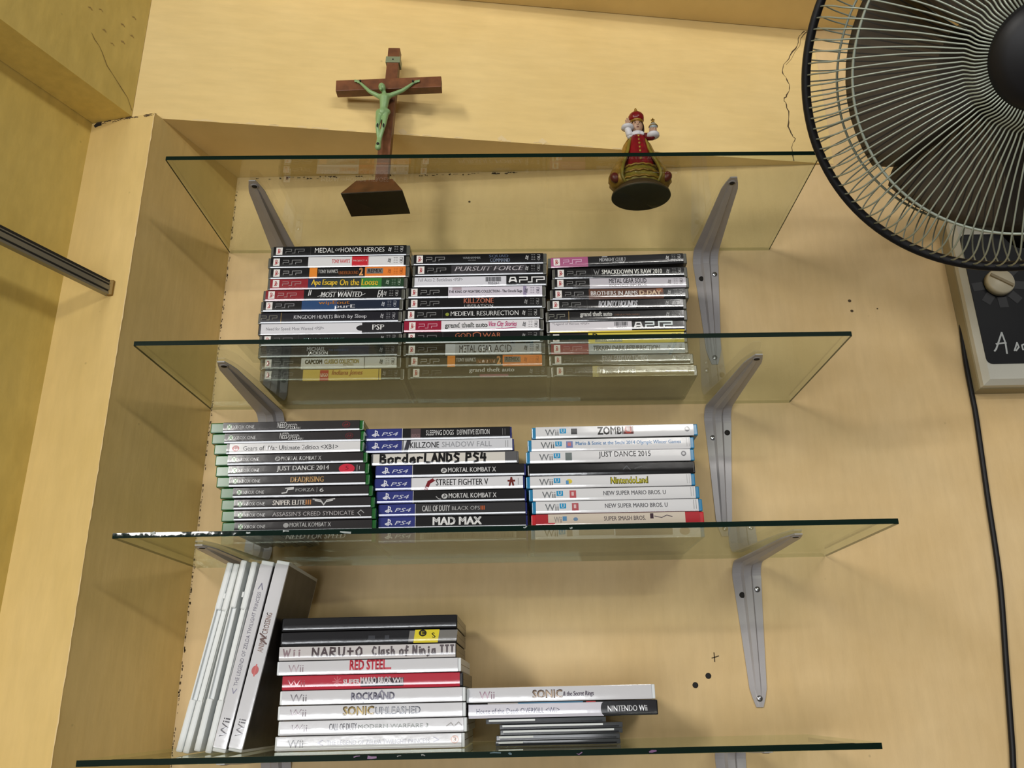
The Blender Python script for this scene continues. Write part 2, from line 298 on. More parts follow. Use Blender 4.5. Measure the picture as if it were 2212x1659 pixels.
# ------------------------------------------------------------------ shelf brackets
def bracket(i, tip, bend, bot, zt, label, leglen=.168, armlen=.192):
    """Pressed steel L bracket: tapering arm and leg, a rib down the middle, rounded ends, screws."""
    z0 = zt; R = .020; path = []
    ya = -armlen
    N = 14
    for k in range(N + 1): path.append((ya + (armlen - R) * k / N, 0.0, k / N * .5, 'a'))
    pts = [(y, -.0006, s) for (y, _, s, _2) in path]
    for k in range(1, 8):
        a = math.pi / 2 * k / 8; pts.append((-R + R * math.sin(a), -.0006 - R + R * math.cos(a), .5))
    for k in range(N + 1): pts.append((-.0006, -R - .0006 - (leglen - R) * k / N, .5 + k / N * .5))
    prof = [(-1, 0), (-.40, 0), (-.24, 1), (-.02, 1), (.02, 1), (.24, 1), (.40, 0), (1, 0)]
    rows = []
    for k, (y, z, s) in enumerate(pts):
        e = abs(s - .5) * 2; w = (.0175 - .0085 * e ** .9)
        cx = (bend + (tip - bend) * e) if s < .5 else (bend + (bot - bend) * e)
        endt = (k / 1.6 if k < 2 else ((len(pts) - 1 - k) / 1.6 if k > len(pts) - 3 else 1)); w *= (.45 + .55 * min(1, endt)) if endt < 1 else 1
        j0, j1 = max(k - 1, 0), min(k + 1, len(pts) - 1); d = Vector((0, pts[j1][0] - pts[j0][0], pts[j1][1] - pts[j0][1])).normalized(); nn = Vector((1, 0, 0)).cross(d) * -1
        if nn.y > 0 or (abs(nn.y) < 1e-6 and nn.z > 0): nn = -nn
        rib = .0042 * max(0, 1 - e ** 3 * 1.15)
        rows.append([Vector((cx + u * w, y, z0 + z)) + nn * (.0014 + h * rib) for u, h in prof] + [Vector((cx + u * w, y, z0 + z)) + nn * (h * rib * .98) for u, h in prof[::-1]])
    m = len(rows[0]); b = MB(); vs = [v for r in rows for v in r]
    fs = [(k * m + j, k * m + (j + 1) % m, (k + 1) * m + (j + 1) % m, (k + 1) * m + j) for k in range(len(rows) - 1) for j in range(m)]
    fs += [list(range(m))[::-1], list(range((len(rows) - 1) * m, len(rows) * m))]
    b.add(vs, fs, M_STEEL, False)
    # embossed end hole on the arm
    b.lathe([(.0052, 0), (.0050, .0008), (.0036, .0010)], M_STEEL, 16, Matrix.Translation((tip, ya + .011, z0 - .0018)) @ Matrix.Rotation(math.pi, 4, 'X'))
    b.lathe([(.0033, 0), (.0033, .0013), (.0005, .0013)], M_HOLE, 14, Matrix.Translation((tip, ya + .011, z0 - .0018)) @ Matrix.Rotation(math.pi, 4, 'X'))
    o = b.build('shelf_bracket'); tag(o, label, 'bracket', 'grey steel shelf brackets')
    RX = Matrix.Rotation(math.pi / 2, 4, 'X')
    for (dx, dz, dark) in ((-.0078, -.040, i % 2 == 0), (.0112, -.0335, i % 2 == 1), (.0005, -leglen + .009, False)):
        e = min(1, (-dz - .02) / (leglen - .02)); cx = bend + (bot - bend) * e; s = MB()
        s.lathe([(.0036, 0), (.0036, .0008), (.0028, .0016), (.0004, .0018)], M_HOLE if dark else M_SCREW, 14, Matrix.Translation((cx + dx, -.0019, z0 + dz)) @ RX)
        s.build('screw', o)
    return o
def under(i, X, Y=-.1):
    M, c, ex, ey, ez = FR[i]; p0 = c[0]; return p0.z - (ez.x * (X - p0.x) + ez.y * (Y - p0.y)) / ez.z
BR = [(0, .2418, .2350, .2420, 'under the topmost glass shelf, beside the olive recess wall'), (0, .8272, .8273, .8262, 'under the topmost glass shelf, beside the fan'),
      (1, .2287, .2335, .2400, 'under the second glass shelf, beside the recess wall'), (1, .8316, .8222, .8170, 'under the second glass shelf, past the handheld cases'),
      (2, .2270, .2310, .2390, 'under the third glass shelf, above the leaning white cases'), (2, .8497, .8386, .8380, 'under the third glass shelf, above two drilled wall holes'),
      (3, .2720, .2740, .2740, 'under the lowest glass shelf, below the white case stack'), (3, .7950, .7980, .7980, 'under the lowest glass shelf, below the bare glass')]
for (i, tip, bend, bot, lab) in BR: bracket(i, tip, bend, bot, under(i, bend, -.19) - .0008, 'grey steel bracket ' + lab)

# ------------------------------------------------------------------ lettering
_tc = {}
def glyphs(s, bold=0, shear=0):
    k = (s, bold, shear)
    if k in _tc: return _tc[k]
    cu = bpy.data.curves.new('t', 'FONT'); cu.body = s; cu.resolution_u = 2; cu.offset = bold; cu.shear = shear; cu.size = 1
    ob = bpy.data.objects.new('t', cu); me = bpy.data.meshes.new_from_object(ob)
    vs = [(v.co.x, v.co.y) for v in me.vertices]; fs = [list(p.vertices) for p in me.polygons]
    bpy.data.objects.remove(ob); bpy.data.curves.remove(cu); bpy.data.meshes.remove(me)
    x0 = min(v[0] for v in vs); x1 = max(v[0] for v in vs); y0 = min(v[1] for v in vs); y1 = max(v[1] for v in vs)
    r = ([((x - x0) / (x1 - x0), (y - y0) / (y1 - y0)) for x, y in vs], fs); _tc[k] = r; return r
# hand-drawn letters as strokes in a unit box
ST = {'B': [[(0, 0), (0, 1), (.6, .95), (.7, .75), (.1, .52), (.8, .4), (.8, .1), (0, 0)]], 'o': [[(.5, .6), (.1, .45), (.1, .1), (.5, 0), (.8, .2), (.8, .5), (.5, .6)]],
      'r': [[(.1, 0), (.1, .6)], [(.1, .4), (.4, .62), (.8, .55)]], 'd': [[(.75, 0), (.75, 1)], [(.75, .5), (.3, .6), (.05, .3), (.3, 0), (.75, .15)]], 'e': [[(.1, .3), (.8, .35), (.6, .6), (.2, .5), (.1, .15), (.4, 0), (.85, .1)]],
      'L': [[(.1, 1), (.05, .05), (.9, 0)]], 'A': [[(0, 0), (.45, 1), (.9, 0)], [(.2, .4), (.75, .4)]], 'N': [[(0, 0), (.05, 1), (.8, 0), (.85, 1)]], 'D': [[(.05, 0), (.05, 1), (.7, .8), (.8, .3), (.05, 0)]],
      'S': [[(.8, .9), (.3, 1), (.1, .7), (.7, .4), (.7, .1), (.1, 0)]], 'P': [[(.05, 0), (.1, 1), (.7, .95), (.75, .6), (.1, .5)]], '4': [[(.2, 1), (.05, .45), (.8, .45)], [(.65, .9), (.65, 0)]],
      'R': [[(.05, 0), (.1, 1), (.7, .95), (.7, .6), (.1, .5), (.8, 0)]], 'U': [[(.05, 1), (.1, .2), (.4, 0), (.75, .2), (.8, 1)]], 't': [[(.4, .9), (.4, 0)], [(.1, .55), (.8, .55)]], 'C': [[(.8, .85), (.4, 1), (.05, .5), (.4, 0), (.85, .15)]],
      'l': [[(.4, 1), (.4, 0)]], 'a': [[(.7, .6), (.2, .55), (.1, .15), (.5, 0), (.7, .3), (.7, .6), (.8, 0)]], 's': [[(.7, .6), (.2, .55), (.3, .35), (.7, .2), (.1, 0)]], 'h': [[(.1, 1), (.1, 0)], [(.1, .4), (.5, .6), (.7, .4), (.75, 0)]],
      'f': [[(.8, .9), (.5, 1), (.4, .7), (.35, -.1)], [(.1, .5), (.75, .5)]], 'i': [[(.4, .55), (.4, 0)], [(.35, .8), (.45, .85)]], 'n': [[(.1, 0), (.1, .6)], [(.1, .4), (.5, .6), (.75, .4), (.8, 0)]], 'j': [[(.5, .55), (.5, -.1), (.2, -.2)], [(.5, .8), (.55, .85)]],
      'I': [[(.4, 1), (.4, 0)], [(.1, 1), (.7, 1)], [(.1, 0), (.7, 0)]], 'W': [[(0, 1), (.25, 0), (.5, .8), (.7, 0), (1, 1)]], ' ': [], 'O': [[(.45, 1), (.05, .6), (.1, .2), (.45, 0), (.8, .3), (.75, .8), (.45, 1)]]}
def hand(s):
    out = []; x = 0
    for ch in s:
        for st in ST.get(ch, []): out.append([(x + px * .8, py) for px, py in st])
        x += .62 if ch in ' li' else .98
    return [[(px / x, py) for px, py in st] for st in out]
LOGO_P = [[(0, 0), (0, .5), (1, .5), (1, 1), (0, 1)]]
def psp_logo():
    out = []
    for ox in (0, .68): out.append([(ox, 0), (ox, .45), (ox + .30, .45), (ox + .30, 1), (ox, 1)])
    out.append([(.34, 0), (.49, 0), (.49, 1), (.66, 1)]); return out

# ------------------------------------------------------------------ game cases
K = L(18, 18, 20); WH = L(232, 232, 234)
def ink(col, shiny=True):
    n = 'print_%02x%02x%02x' % tuple(int(c) for c in col)
    return P(n, L(*col), .13, spec=.9, coat=.8, bump=(55, .08, .0012))
BACKCOVER = P('back_cover_print', L(58, 54, 52), .3, noise=(60, .5))
SHELLS = dict(psp=P('smoky_clear_plastic', L(92, 92, 84), .18, spec=.6, noise=(80, .2)), black=P('black_case_plastic', (.006, .006, .007, 1), .22), grey=P('grey_case_plastic', L(88, 88, 88), .3),
              green=P('green_case_plastic', L(18, 92, 32), .2), blue=P('navy_case_plastic', L(30, 40, 110), .2), cyan=P('cyan_case_plastic', L(30, 122, 166), .22),
              white=P('white_case_plastic', L(222, 226, 226), .3), red=P('red_case_plastic', L(190, 30, 40), .22))
SPV = [0, .055, .11, .165, .22, .285, .35, .415, .48, .93, 1]
def pv(v):                                                      # spine bulge: flat face, lower edge rolled under
    if v < .22: w = (.22 - v) / .22; return .00014 + .00050 * w + .00028 * w * w
    if v < .48: return .00014 * ((.48 - v) / .26) ** 2
    if v > .93: return .0006 * ((v - .93) / .07) ** 2
    return 0.0
def make_case(M, length, th, depth, shell, art, l0, l1, base=(20, 20, 22), s0=14, s1=18, name='game_case', cover=True, sleeve=True, bend=1.0):
    """Plastic shell (top-level) with a printed cover wrapped round its spine. Art units run from l0 to l1 along the spine."""
    sc = length / (l1 - l0); U = lambda x: (x - l0) * sc
    b = MB(); b.box((0, .0012, .0003), (length, depth, th - .0003), SHELLS[shell], .0011)
    # seam where lid and tray meet on the short ends
    for x in (-.00005, length + .00005): b.box((x - .0001, .004, th * .49), (x + .0001, depth - .004, th * .53), SHELLS['black'])
    o = b.build(name); o.matrix_world = M
    if not sleeve: return o
    b = MB(); u0, u1 = U(l0 + s0), U(l1 - s1)
    kth = th / .0152 * {'psp': 1.35, 'white': .5}.get(shell, 1.0)
    def surf(u, v, lift): return (u, pv(v) * kth - .0001 - lift, v * th)
    vv = [.03] + [v for v in SPV if .03 < v < .97] + [.97]
    prof = [(depth - .003, .0001)] + [(.0022, .0001)] + [(pv(v) * th / .0152 * {'psp': 1.35, 'white': .5}.get(shell, 1.0) - .0001, v * th) for v in vv] + [(.0022, th - .0001), (depth - .003, th - .0001)]
    nU = 6; vs = [(u0 + (u1 - u0) * k / nU, y, z) for k in range(nU + 1) for y, z in prof]; m = len(prof)
    bm_ = ink(base)
    for j in range(m - 1):
        b.add([vs[k * m + jj] for k in range(nU + 1) for jj in (j, j + 1)], [(2 * k, 2 * k + 2, 2 * k + 3, 2 * k + 1) for k in range(nU)], BACKCOVER if j == 0 else bm_)
    lift = [.00003]
    def quad(xa, xb, va, vb, col, sk=0):
        lift[0] += .000022; br = [va] + [v for v in SPV if va < v < vb] + [vb]; vs = []
        for v in br: t = (v - va) / max(1e-6, vb - va); vs += [surf(U(xa) + sk * sc * t, v, lift[0]), surf(U(xb) + sk * sc * t, v, lift[0])]
        b.add(vs, [(2 * k, 2 * k + 1, 2 * k + 3, 2 * k + 2) for k in range(len(br) - 1)], ink(col))
    def text(s, xa, xb, va, vb, col, bold=.0, shear=0):
        lift[0] += .00006; g, f = glyphs(s, 0, shear); db = bold * (vb - va) * th * .9
        for dx, dz in (((0, 0),) if bold < .004 else ((-db, 0), (db, 0)) if bold < .035 else ((-db, -db), (db, -db), (-db, db), (db, db))): b.add([surf(U(xa + (xb - xa) * x) + dx, va + (vb - va) * y + dz / th, lift[0]) for x, y in g], f, ink(col))
    def strokes(sts, xa, xb, va, vb, w, col):
        lift[0] += .00005; hw = w * sc / 2
        for st in sts:
            P2 = [(U(xa + (xb - xa) * x), (va + (vb - va) * y) * th) for x, y in st]
            for (ax, az), (bx, bz) in zip(P2, P2[1:]):
                d = Vector((bx - ax, bz - az)); ln = d.length
                if ln < 1e-7: continue
                lift[0] += 4e-6
                d /= ln; n = Vector((-d.y, d.x)) * hw; e = d * hw * .8; A_, B_ = Vector((ax, az)) - e, Vector((bx, bz)) + e; kk = max(1, int((B_ - A_).length / .0008)); vs = []
                for i_ in range(kk + 1):
                    c_ = A_.lerp(B_, i_ / kk); vs += [surf(q.x, min(.99, max(.01, q.y / th)), lift[0]) for q in (c_ - n, c_ + n)]
                b.add(vs, [(2 * i_, 2 * i_ + 2, 2 * i_ + 3, 2 * i_ + 1) for i_ in range(kk)], ink(col))
    def disc(x, v, r, col, ry=None):
        lift[0] += .000022; ry = ry or r; vs = []
        for a in range(15):
            ph = -math.pi / 2 + math.pi * a / 14; y_ = min(.99, max(.01, v + ry * sc / th * math.sin(ph))); c_ = r * sc * math.cos(ph); vs += [surf(U(x) - c_, y_, lift[0]), surf(U(x) + c_, y_, lift[0])]
        b.add(vs, [(2 * a, 2 * a + 1, 2 * a + 3, 2 * a + 2) for a in range(14)], ink(col))
    for a in art:
        k = a[0]
        if k == 'b': quad(*a[1:])
        elif k == 't': text(*a[1:])
        elif k == 'h': strokes(hand(a[1]), *a[2:])
        elif k == 's': strokes(*a[1:])
        elif k == 'd': disc(*a[1:])
        elif k == 'psp':                                        # maker's square, thin wordmark, divider, small codes at the far end
            col = a[1] if len(a) > 1 else (150, 150, 150)
            sq = a[2] if len(a) > 2 else True; dv = a[3] if len(a) > 3 else False
            if sq:
                quad(l0 + 27, l0 + 58, .20, .88, (236, 232, 228)); text('P', l0 + 37, l0 + 47, .34, .76, (190, 40, 50), .02); text('s', l0 + 33, l0 + 53, .32, .54, (190, 40, 50), .02, .5)
            strokes(psp_logo(), l0 + (75 if sq else 18), l0 + (165 if sq else 95), .34, .70, 3.0, col)
            if dv: quad(l0 + 194, l0 + 195.5, .12, .97, (70, 70, 70))
        elif k == 'end':
            c = a[1]; strokes([[(0, .2), (.35, 1), (.6, .5), (1, .9), (.8, 0), (.45, .25), (0, .2)]], l1 - 103, l1 - 90, .36, .74, 3.2, c)
            for q in range(2): strokes([[(0, .1), (1, .1)], [(0, .4), (1, .4)], [(.2, .7), (.9, .7)], [(0, 1), (1, 1)]], l1 - 75 + q * 11, l1 - 68 + q * 11, .30, .80, 1.6, c)
            strokes([[(0, .9), (1, .9), (1, .62), (0, .62)], [(0, .5), (1, .5), (.4, .42), (1, .34), (0, .34)], [(0, .2), (.5, 0), (1, .2)]], l1 - 46, l1 - 33, .28, .86, 1.8, c)
        elif k == 'bar':
            x, x1 = a[1], a[2]
            while x < x1: w = random.choice((1.2, 2, 3)); quad(x, min(x + w, x1), a[3], a[4], (40, 40, 42)); x += w + random.choice((1.2, 2.2))
        elif k == 'xb':
            disc(l0 + 82, .54, 11, (196, 205, 196)); strokes([[(0, 0), (1, 1)], [(0, 1), (1, 0)]], l0 + 75, l0 + 89, .36, .74, 3.4, (70, 130, 70)); text('XBOX ONE', l0 + 97, l0 + 188, .38, .68, (190, 190, 192))
        elif k == 'p4':
            quad(l0 + 5, l0 + 158, .02, .98, (48, 56, 124)); quad(l0 + 159, l0 + 161, .02, .98, (220, 220, 226))
            strokes([[(.45, 0), (.45, 1), (.75, .85), (.75, .5), (.5, .45)], [(.4, .45), (0, .25), (.2, .12), (.9, .3), (1, .15)]], l0 + 32, l0 + 60, .34, .82, 4.2, (225, 225, 235)); text('PS4', l0 + 72, l0 + 142, .38, .68, (205, 208, 224), 0, .25)
        elif k == 'wu':
            text('Wii', l0 + 57, l0 + 114, .24, .76, (120, 124, 128), .01); quad(l0 + 119, l0 + 147, .40, .80, (40, 150, 200)); text('U', l0 + 126, l0 + 140, .46, .76, (240, 240, 240), .03)
        elif k == 'wi':
            text('Wii', l0 + (a[2] if len(a) > 2 else 70), l0 + (a[3] if len(a) > 3 else 175), .24, .74, a[1], .012)
    if cover: c = b.build('printed_cover', o)
    else: c = b.build('label_strip', o)
    return o
ORD = ['topmost', 'second', 'third', 'fourth', 'fifth', 'sixth', 'seventh', 'eighth', 'ninth', 'tenth', 'eleventh', 'twelfth']
def stack(i, Y, rows, spacing, depth, shell, place, group, base, s0, s1, kind, sub=.0003):
    """rows from the top down: (x_mm, width_mm, art left, art right, look, art, overrides)."""
    n = len(rows)
    for r, row in enumerate(rows):
        x, w, l0, l1, look, art = row[:6]; ov = row[6] if len(row) > 6 else {}
        k = n - 1 - r; cx = x / 1000
        T = on_shelf(i, rows[-1][0] / 1000, Y) @ Matrix.Translation((cx - rows[-1][0] / 1000, ov.get('dy', random.uniform(-.0012, .0012)), k * spacing))
        if 'rot' in ov: T = T @ Matrix.Rotation(ov['rot'], 4, 'Y')
        T = T @ Matrix.Translation((w / 2000, 0, 0)) @ Matrix.Rotation(random.uniform(-.006, .006), 4, 'Z') @ Matrix.Translation((-w / 2000, 0, 0))
        o = make_case(T, w / 1000, spacing - sub, depth, ov.get('shell', shell), art, l0, l1, ov.get('base', base), ov.get('s0', s0), ov.get('s1', s1), sleeve=ov.get('sleeve', True))
        pos = 'lowest' if r == n - 1 else (ORD[r] if r == 0 else ORD[r] + ' down')
        tag(o, f"{look}, {pos} in the {place}", kind, group)
G2 = (205, 205, 205)
REMIX = lambda a, d: [('psp',), ('b', a + 0, a + 38, .02, .98, (232, 140, 50)), ('t', "TONY HAWK'S", a + 43, a + 138, .44, .80, (190, 190, 188), .02), ('t', 'UNDERGROUND', a + 143, a + 238, .30, .62, (140, 80, 40), .03), ('t', '2', a + 243, a + 260, .22, .88, (235, 170, 110), .04),
                      ('b', a + 270, d, .02, .98, (232, 130, 55), 0), ('b', a + 278, a + 358, .34, .84, (120, 116, 112)), ('t', 'REMIX', a + 284, a + 352, .42, .78, (30, 28, 28), .02, .1), ('end', (170, 90, 40))]
PSP1 = [
 (243.7, 180.4, 103, 778, 'black case with pale capital lettering', [('psp', (125, 125, 125), True, True), ('t', 'MEDAL', 318, 412, .34, .78, (226, 226, 224)), ('t', 'OF', 416, 440, .46, .70, (200, 200, 200)), ('t', 'HONOR HEROES', 443, 655, .34, .78, (226, 226, 224)), ('end', (185, 185, 185))]),
 (241.1, 182.7, 88, 775, 'black and white case with a red block', [('psp', (140, 140, 140)), ('b', 285, 748, .02, .98, (222, 222, 224)), ('t', "TONY HAWK'S", 400, 487, .34, .74, (205, 60, 60), .02), ('b', 497, 575, .02, .98, (200, 40, 52)), ('t', 'PROJECT 8', 503, 570, .44, .64, (240, 220, 220), .02), ('b', 577, 579, .02, .98, (210, 70, 80)), ('end', (110, 110, 110))]),
 (242.5, 181.8, 88, 775, 'black case with orange ends', REMIX(290, 757)),
 (243.1, 179.1, 85, 765, 'red and green case with yellow lettering', [('b', 99, 283, .02, .98, (146, 38, 48)), ('b', 283, 350, .02, .98, (38, 52, 84)), ('b', 350, 540, .02, .98, (52, 60, 58)), ('b', 540, 640, .02, .98, (60, 130, 60)), ('b', 640, 747, .02, .98, (36, 66, 42)), ('psp', (170, 140, 140)), ('t', 'Ape Escape', 300, 425, .22, .88, (236, 196, 60), .025, .1), ('t', 'On the Loose', 438, 622, .30, .88, (236, 196, 60), .025, .1), ('end', (150, 170, 150))]),
 (238.4, 181.1, 62, 753, 'red and black case with jagged white lettering', [('b', 76, 262, .02, .98, (140, 36, 44)), ('psp', (180, 140, 140)), ('s', [[(0, 0), (.3, 1)], [(.7, .1), (1, 1)]], 285, 297, .45, .92, 4, (225, 225, 225)), ('t', 'NEED FOR SPEED', 385, 500, .74, .92, (120, 120, 122), .02, .3), ('t', 'MOST WANTED', 345, 545, .26, .76, (214, 214, 214), .03, .2), ('s', [[(0, .3), (.2, .7), (.1, .2)], [(.9, .3), (1, .7)]], 330, 560, .2, .7, 3, (190, 190, 190)), ('t', 'EA', 620, 645, .2, .86, (220, 220, 220), .02, .4), ('end', (165, 165, 165))]),
 (237.1, 180.7, 52, 745, 'black and blue case with orange lettering', [('b', 253, 600, .02, .98, (42, 74, 118)), ('b', 425, 727, .02, .98, (28, 38, 58)), ('psp', (140, 140, 145)), ('t', 'wipEout', 335, 485, .52, .92, (214, 140, 60), .02), ('t', 'purE', 415, 512, .16, .56, (225, 225, 230), .03), ('end', (170, 175, 185))]),
 (234.6, 181.9, 37, 738, 'plain black case, thin gold divider', [('psp', (120, 118, 105), False), ('b', 149, 151.5, .02, .98, (160, 130, 70)), ('t', 'KINGDOM HEARTS', 213, 403, .38, .72, (222, 222, 228), .01), ('t', 'Birth by Sleep', 412, 567, .30, .74, (222, 222, 228), .01), ('end', (165, 165, 170))], dict(base=(30, 30, 38))),
 (236.0, 182.9, 37, 745, 'white labelled black case', [('b', 52, 545, .02, .98, (222, 222, 228)), ('d', 545, .5, 28, (38, 38, 42), 15), ('b', 545, 735, .02, .98, (38, 38, 42)), ('t', 'Need for Speed: Most Wanted <PSP>', 78, 360, .30, .66, (112, 112, 118)), ('t', 'PSP', 596, 652, .32, .80, (235, 235, 235), .03)], dict(shell='black', base=(30, 30, 34), s0=12, s1=10)),
 (238.6, 179.4, 42, 740, 'dark case with dull green lettering', [('psp', (110, 110, 110), True, True), ('t', 'BEN 10: ALIEN FORCE', 262, 460, .30, .66, (90, 130, 122), .02), ('end', (150, 150, 150))], dict(base=(32, 32, 32))),
 (238.7, 178.5, 37, 735, 'dark blue-black case with two-line white lettering', [('psp', (80, 80, 80), False), ('b', 150, 151.5, .02, .98, (90, 90, 90)), ('b', 430, 580, .02, .98, (26, 34, 62)), ('t', 'MICHAEL', 277, 366, .54, .88, (205, 205, 208), .035), ('t', 'JACKSON', 283, 379, .14, .48, (205, 205, 208), .035), ('t', 'THE EXPERIENCE', 382, 480, .50, .70, (70, 96, 140), .01), ('end', (120, 120, 124))], dict(base=(26, 26, 32))),
 (242.1, 175.6, 45, 735, 'black and white case with tan capitals', [('b', 248, 555, .02, .98, (214, 214, 212)), ('b', 555, 559, .02, .98, (90, 90, 90)), ('b', 559, 714, .02, .98, (206, 206, 204)), ('psp', (110, 110, 110)), ('t', 'CAPCOM', 268, 350, .44, .80, (60, 58, 50), .05), ('t', 'CLASSICS COLLECTION', 362, 530, .44, .80, (176, 160, 96), .04), ('t', 'REMIXED', 455, 505, .26, .40, (170, 156, 100), .02), ('end', (100, 100, 100))]),
 (243.4, 178.6, 45, 750, 'black case with a yellow panel', [('b', 257, 625, .02, .98, (222, 192, 92)), ('b', 628, 638, .02, .98, (214, 184, 90)), ('b', 340, 382, .02, .90, (190, 50, 40)), ('t', 'LEGO', 344, 378, .34, .64, (236, 226, 200), .03), ('t', 'Indiana Jones', 398, 548, .36, .88, (168, 84, 40), .03, .25), ('psp', (100, 100, 104)), ('end', (120, 120, 120))])]
PSP2 = [
 (425.9, 174.4, 783, 1443, 'black case with blue-grey lettering', [('psp', (140, 140, 140)), ('t', 'WARHAMMER', 1035, 1122, .50, .70, (176, 180, 182), .01), ('t', '40,000', 1060, 1098, .30, .42, (130, 130, 134)), ('t', 'SQUAD', 1163, 1256, .56, .86, (100, 112, 134), .03), ('t', 'COMMAND', 1168, 1264, .18, .52, (112, 122, 142), .03), ('end', (180, 180, 180))]),
 (428.2, 171.6, 790, 1443, 'black case with slanted silver lettering', [('b', 980, 1345, .06, .94, (58, 56, 60)), ('psp', (130, 130, 130)), ('t', 'PURSUIT FORCE', 996, 1332, .38, .80, (196, 190, 196), .03, .3), ('end', (170, 170, 170))]),
 (427.9, 172.1, 787, 1445, 'clear case with a white barcode label', [('b', 800, 1247, .04, .90, (220, 220, 228)), ('t', 'Full Auto 2: Battlelines <PSP>', 818, 1035, .50, .80, (120, 120, 126)), ('bar', 1147, 1221, .42, .84), ('t', '935261', 1158, 1211, .16, .36, (90, 90, 96)), ('s', [[(0, .1), (.2, 1), (.8, 1), (1, .1), (.7, .4), (.3, .4), (0, .1)]], 1262, 1296, .30, .74, 7, (235, 235, 235)), ('s', psp_logo(), 1312, 1434, .30, .74, 5.5, (235, 235, 235))], dict(s1=6, s0=12, base=(28, 28, 30))),
 (420.5, 177.7, 757, 1440, 'black and pale lavender case', [('b', 965, 1422, .02, .98, (216, 210, 222)), ('b', 1330, 1346, .02, .98, (150, 140, 170)), ('b', 985, 1030, .70, .98, (176, 160, 170)), ('psp', (140, 140, 140)), ('t', 'THE KING OF FIGHTERS COLLECTION - The Orochi Saga', 968, 1325, .34, .66, (36, 32, 36), .015), ('end', (110, 106, 120))]),
 (420.9, 176.8, 757, 1440, 'black case with salmon capitals', [('psp', (120, 120, 120)), ('t', 'KILLZONE', 1042, 1186, .48, .94, (206, 122, 98), .02), ('t', 'LIBERATION', 1044, 1184, .12, .36, (170, 170, 170), .0), ('end', (140, 140, 140))]),
 (417.5, 177.3, 742, 1430, 'black case with white capitals and a green dot', [('psp', (130, 130, 130), True, True), ('d', 961, .52, 9, (140, 150, 60), 9), ('t', 'MEDIEVIL RESURRECTION', 978, 1308, .36, .78, (236, 236, 236), .01), ('end', (180, 180, 180))]),
 (419.6, 175.4, 748, 1432, 'crimson and white case with pink script', [('b', 750, 932, .02, .98, (150, 28, 56)), ('b', 932, 1408, .02, .98, (228, 226, 230)), ('psp', (205, 150, 165)), ('t', 'grand theft auto', 952, 1156, .24, .74, (30, 30, 30), .05), ('t', 'grand theft auto', 955, 1153, .27, .71, (236, 236, 236), .005), ('t', 'Vice City Stories', 1164, 1300, .28, .84, (200, 80, 130), .02, .3), ('s', [[(0, 0), (.5, .4), (1, 1)]], 1170, 1296, .14, .30, 3, (200, 80, 130)), ('end', (120, 120, 124))], dict(s0=2)),
 (419.3, 174.8, 745, 1430, 'black case with rust coloured capitals', [('psp', (110, 110, 110), True, True), ('t', 'GOD', 1000, 1078, .44, .86, (176, 104, 74), .0), ('s', [[(.5, 0), (.1, .3), (.1, .8), (.5, 1), (.9, .8), (.9, .3), (.5, 0)]], 1084, 1128, .36, .92, 4, (190, 110, 80)), ('t', 'WAR', 1134, 1224, .44, .86, (176, 104, 74), .0), ('end', (140, 140, 140))]),
 (419.8, 176.4, 745, 1440, 'black and silver case with tall dark capitals', [('b', 952, 1420, .02, .98, (172, 174, 178)), ('b', 952, 1000, .02, .98, (196, 198, 204)), ('psp', (110, 110, 110)), ('t', 'METAL GEAR', 1020, 1180, .22, .86, (48, 44, 42), .0), ('t', 'AC!D', 1190, 1275, .22, .86, (70, 66, 62), .0), ('end', (90, 90, 90))]),
 (423.5, 172.3, 758, 1440, 'black case with orange ends', REMIX(962, 1424)),
 (426.5, 175.9, 768, 1468, 'black case with a dull pink band', [('psp', (90, 90, 90)), ('t', 'grand theft auto', 1070, 1289, .44, .90, (222, 222, 222), .03), ('b', 1120, 1260, .14, .34, (140, 80, 100)), ('end', (130, 130, 130))], dict(base=(28, 28, 28)))]
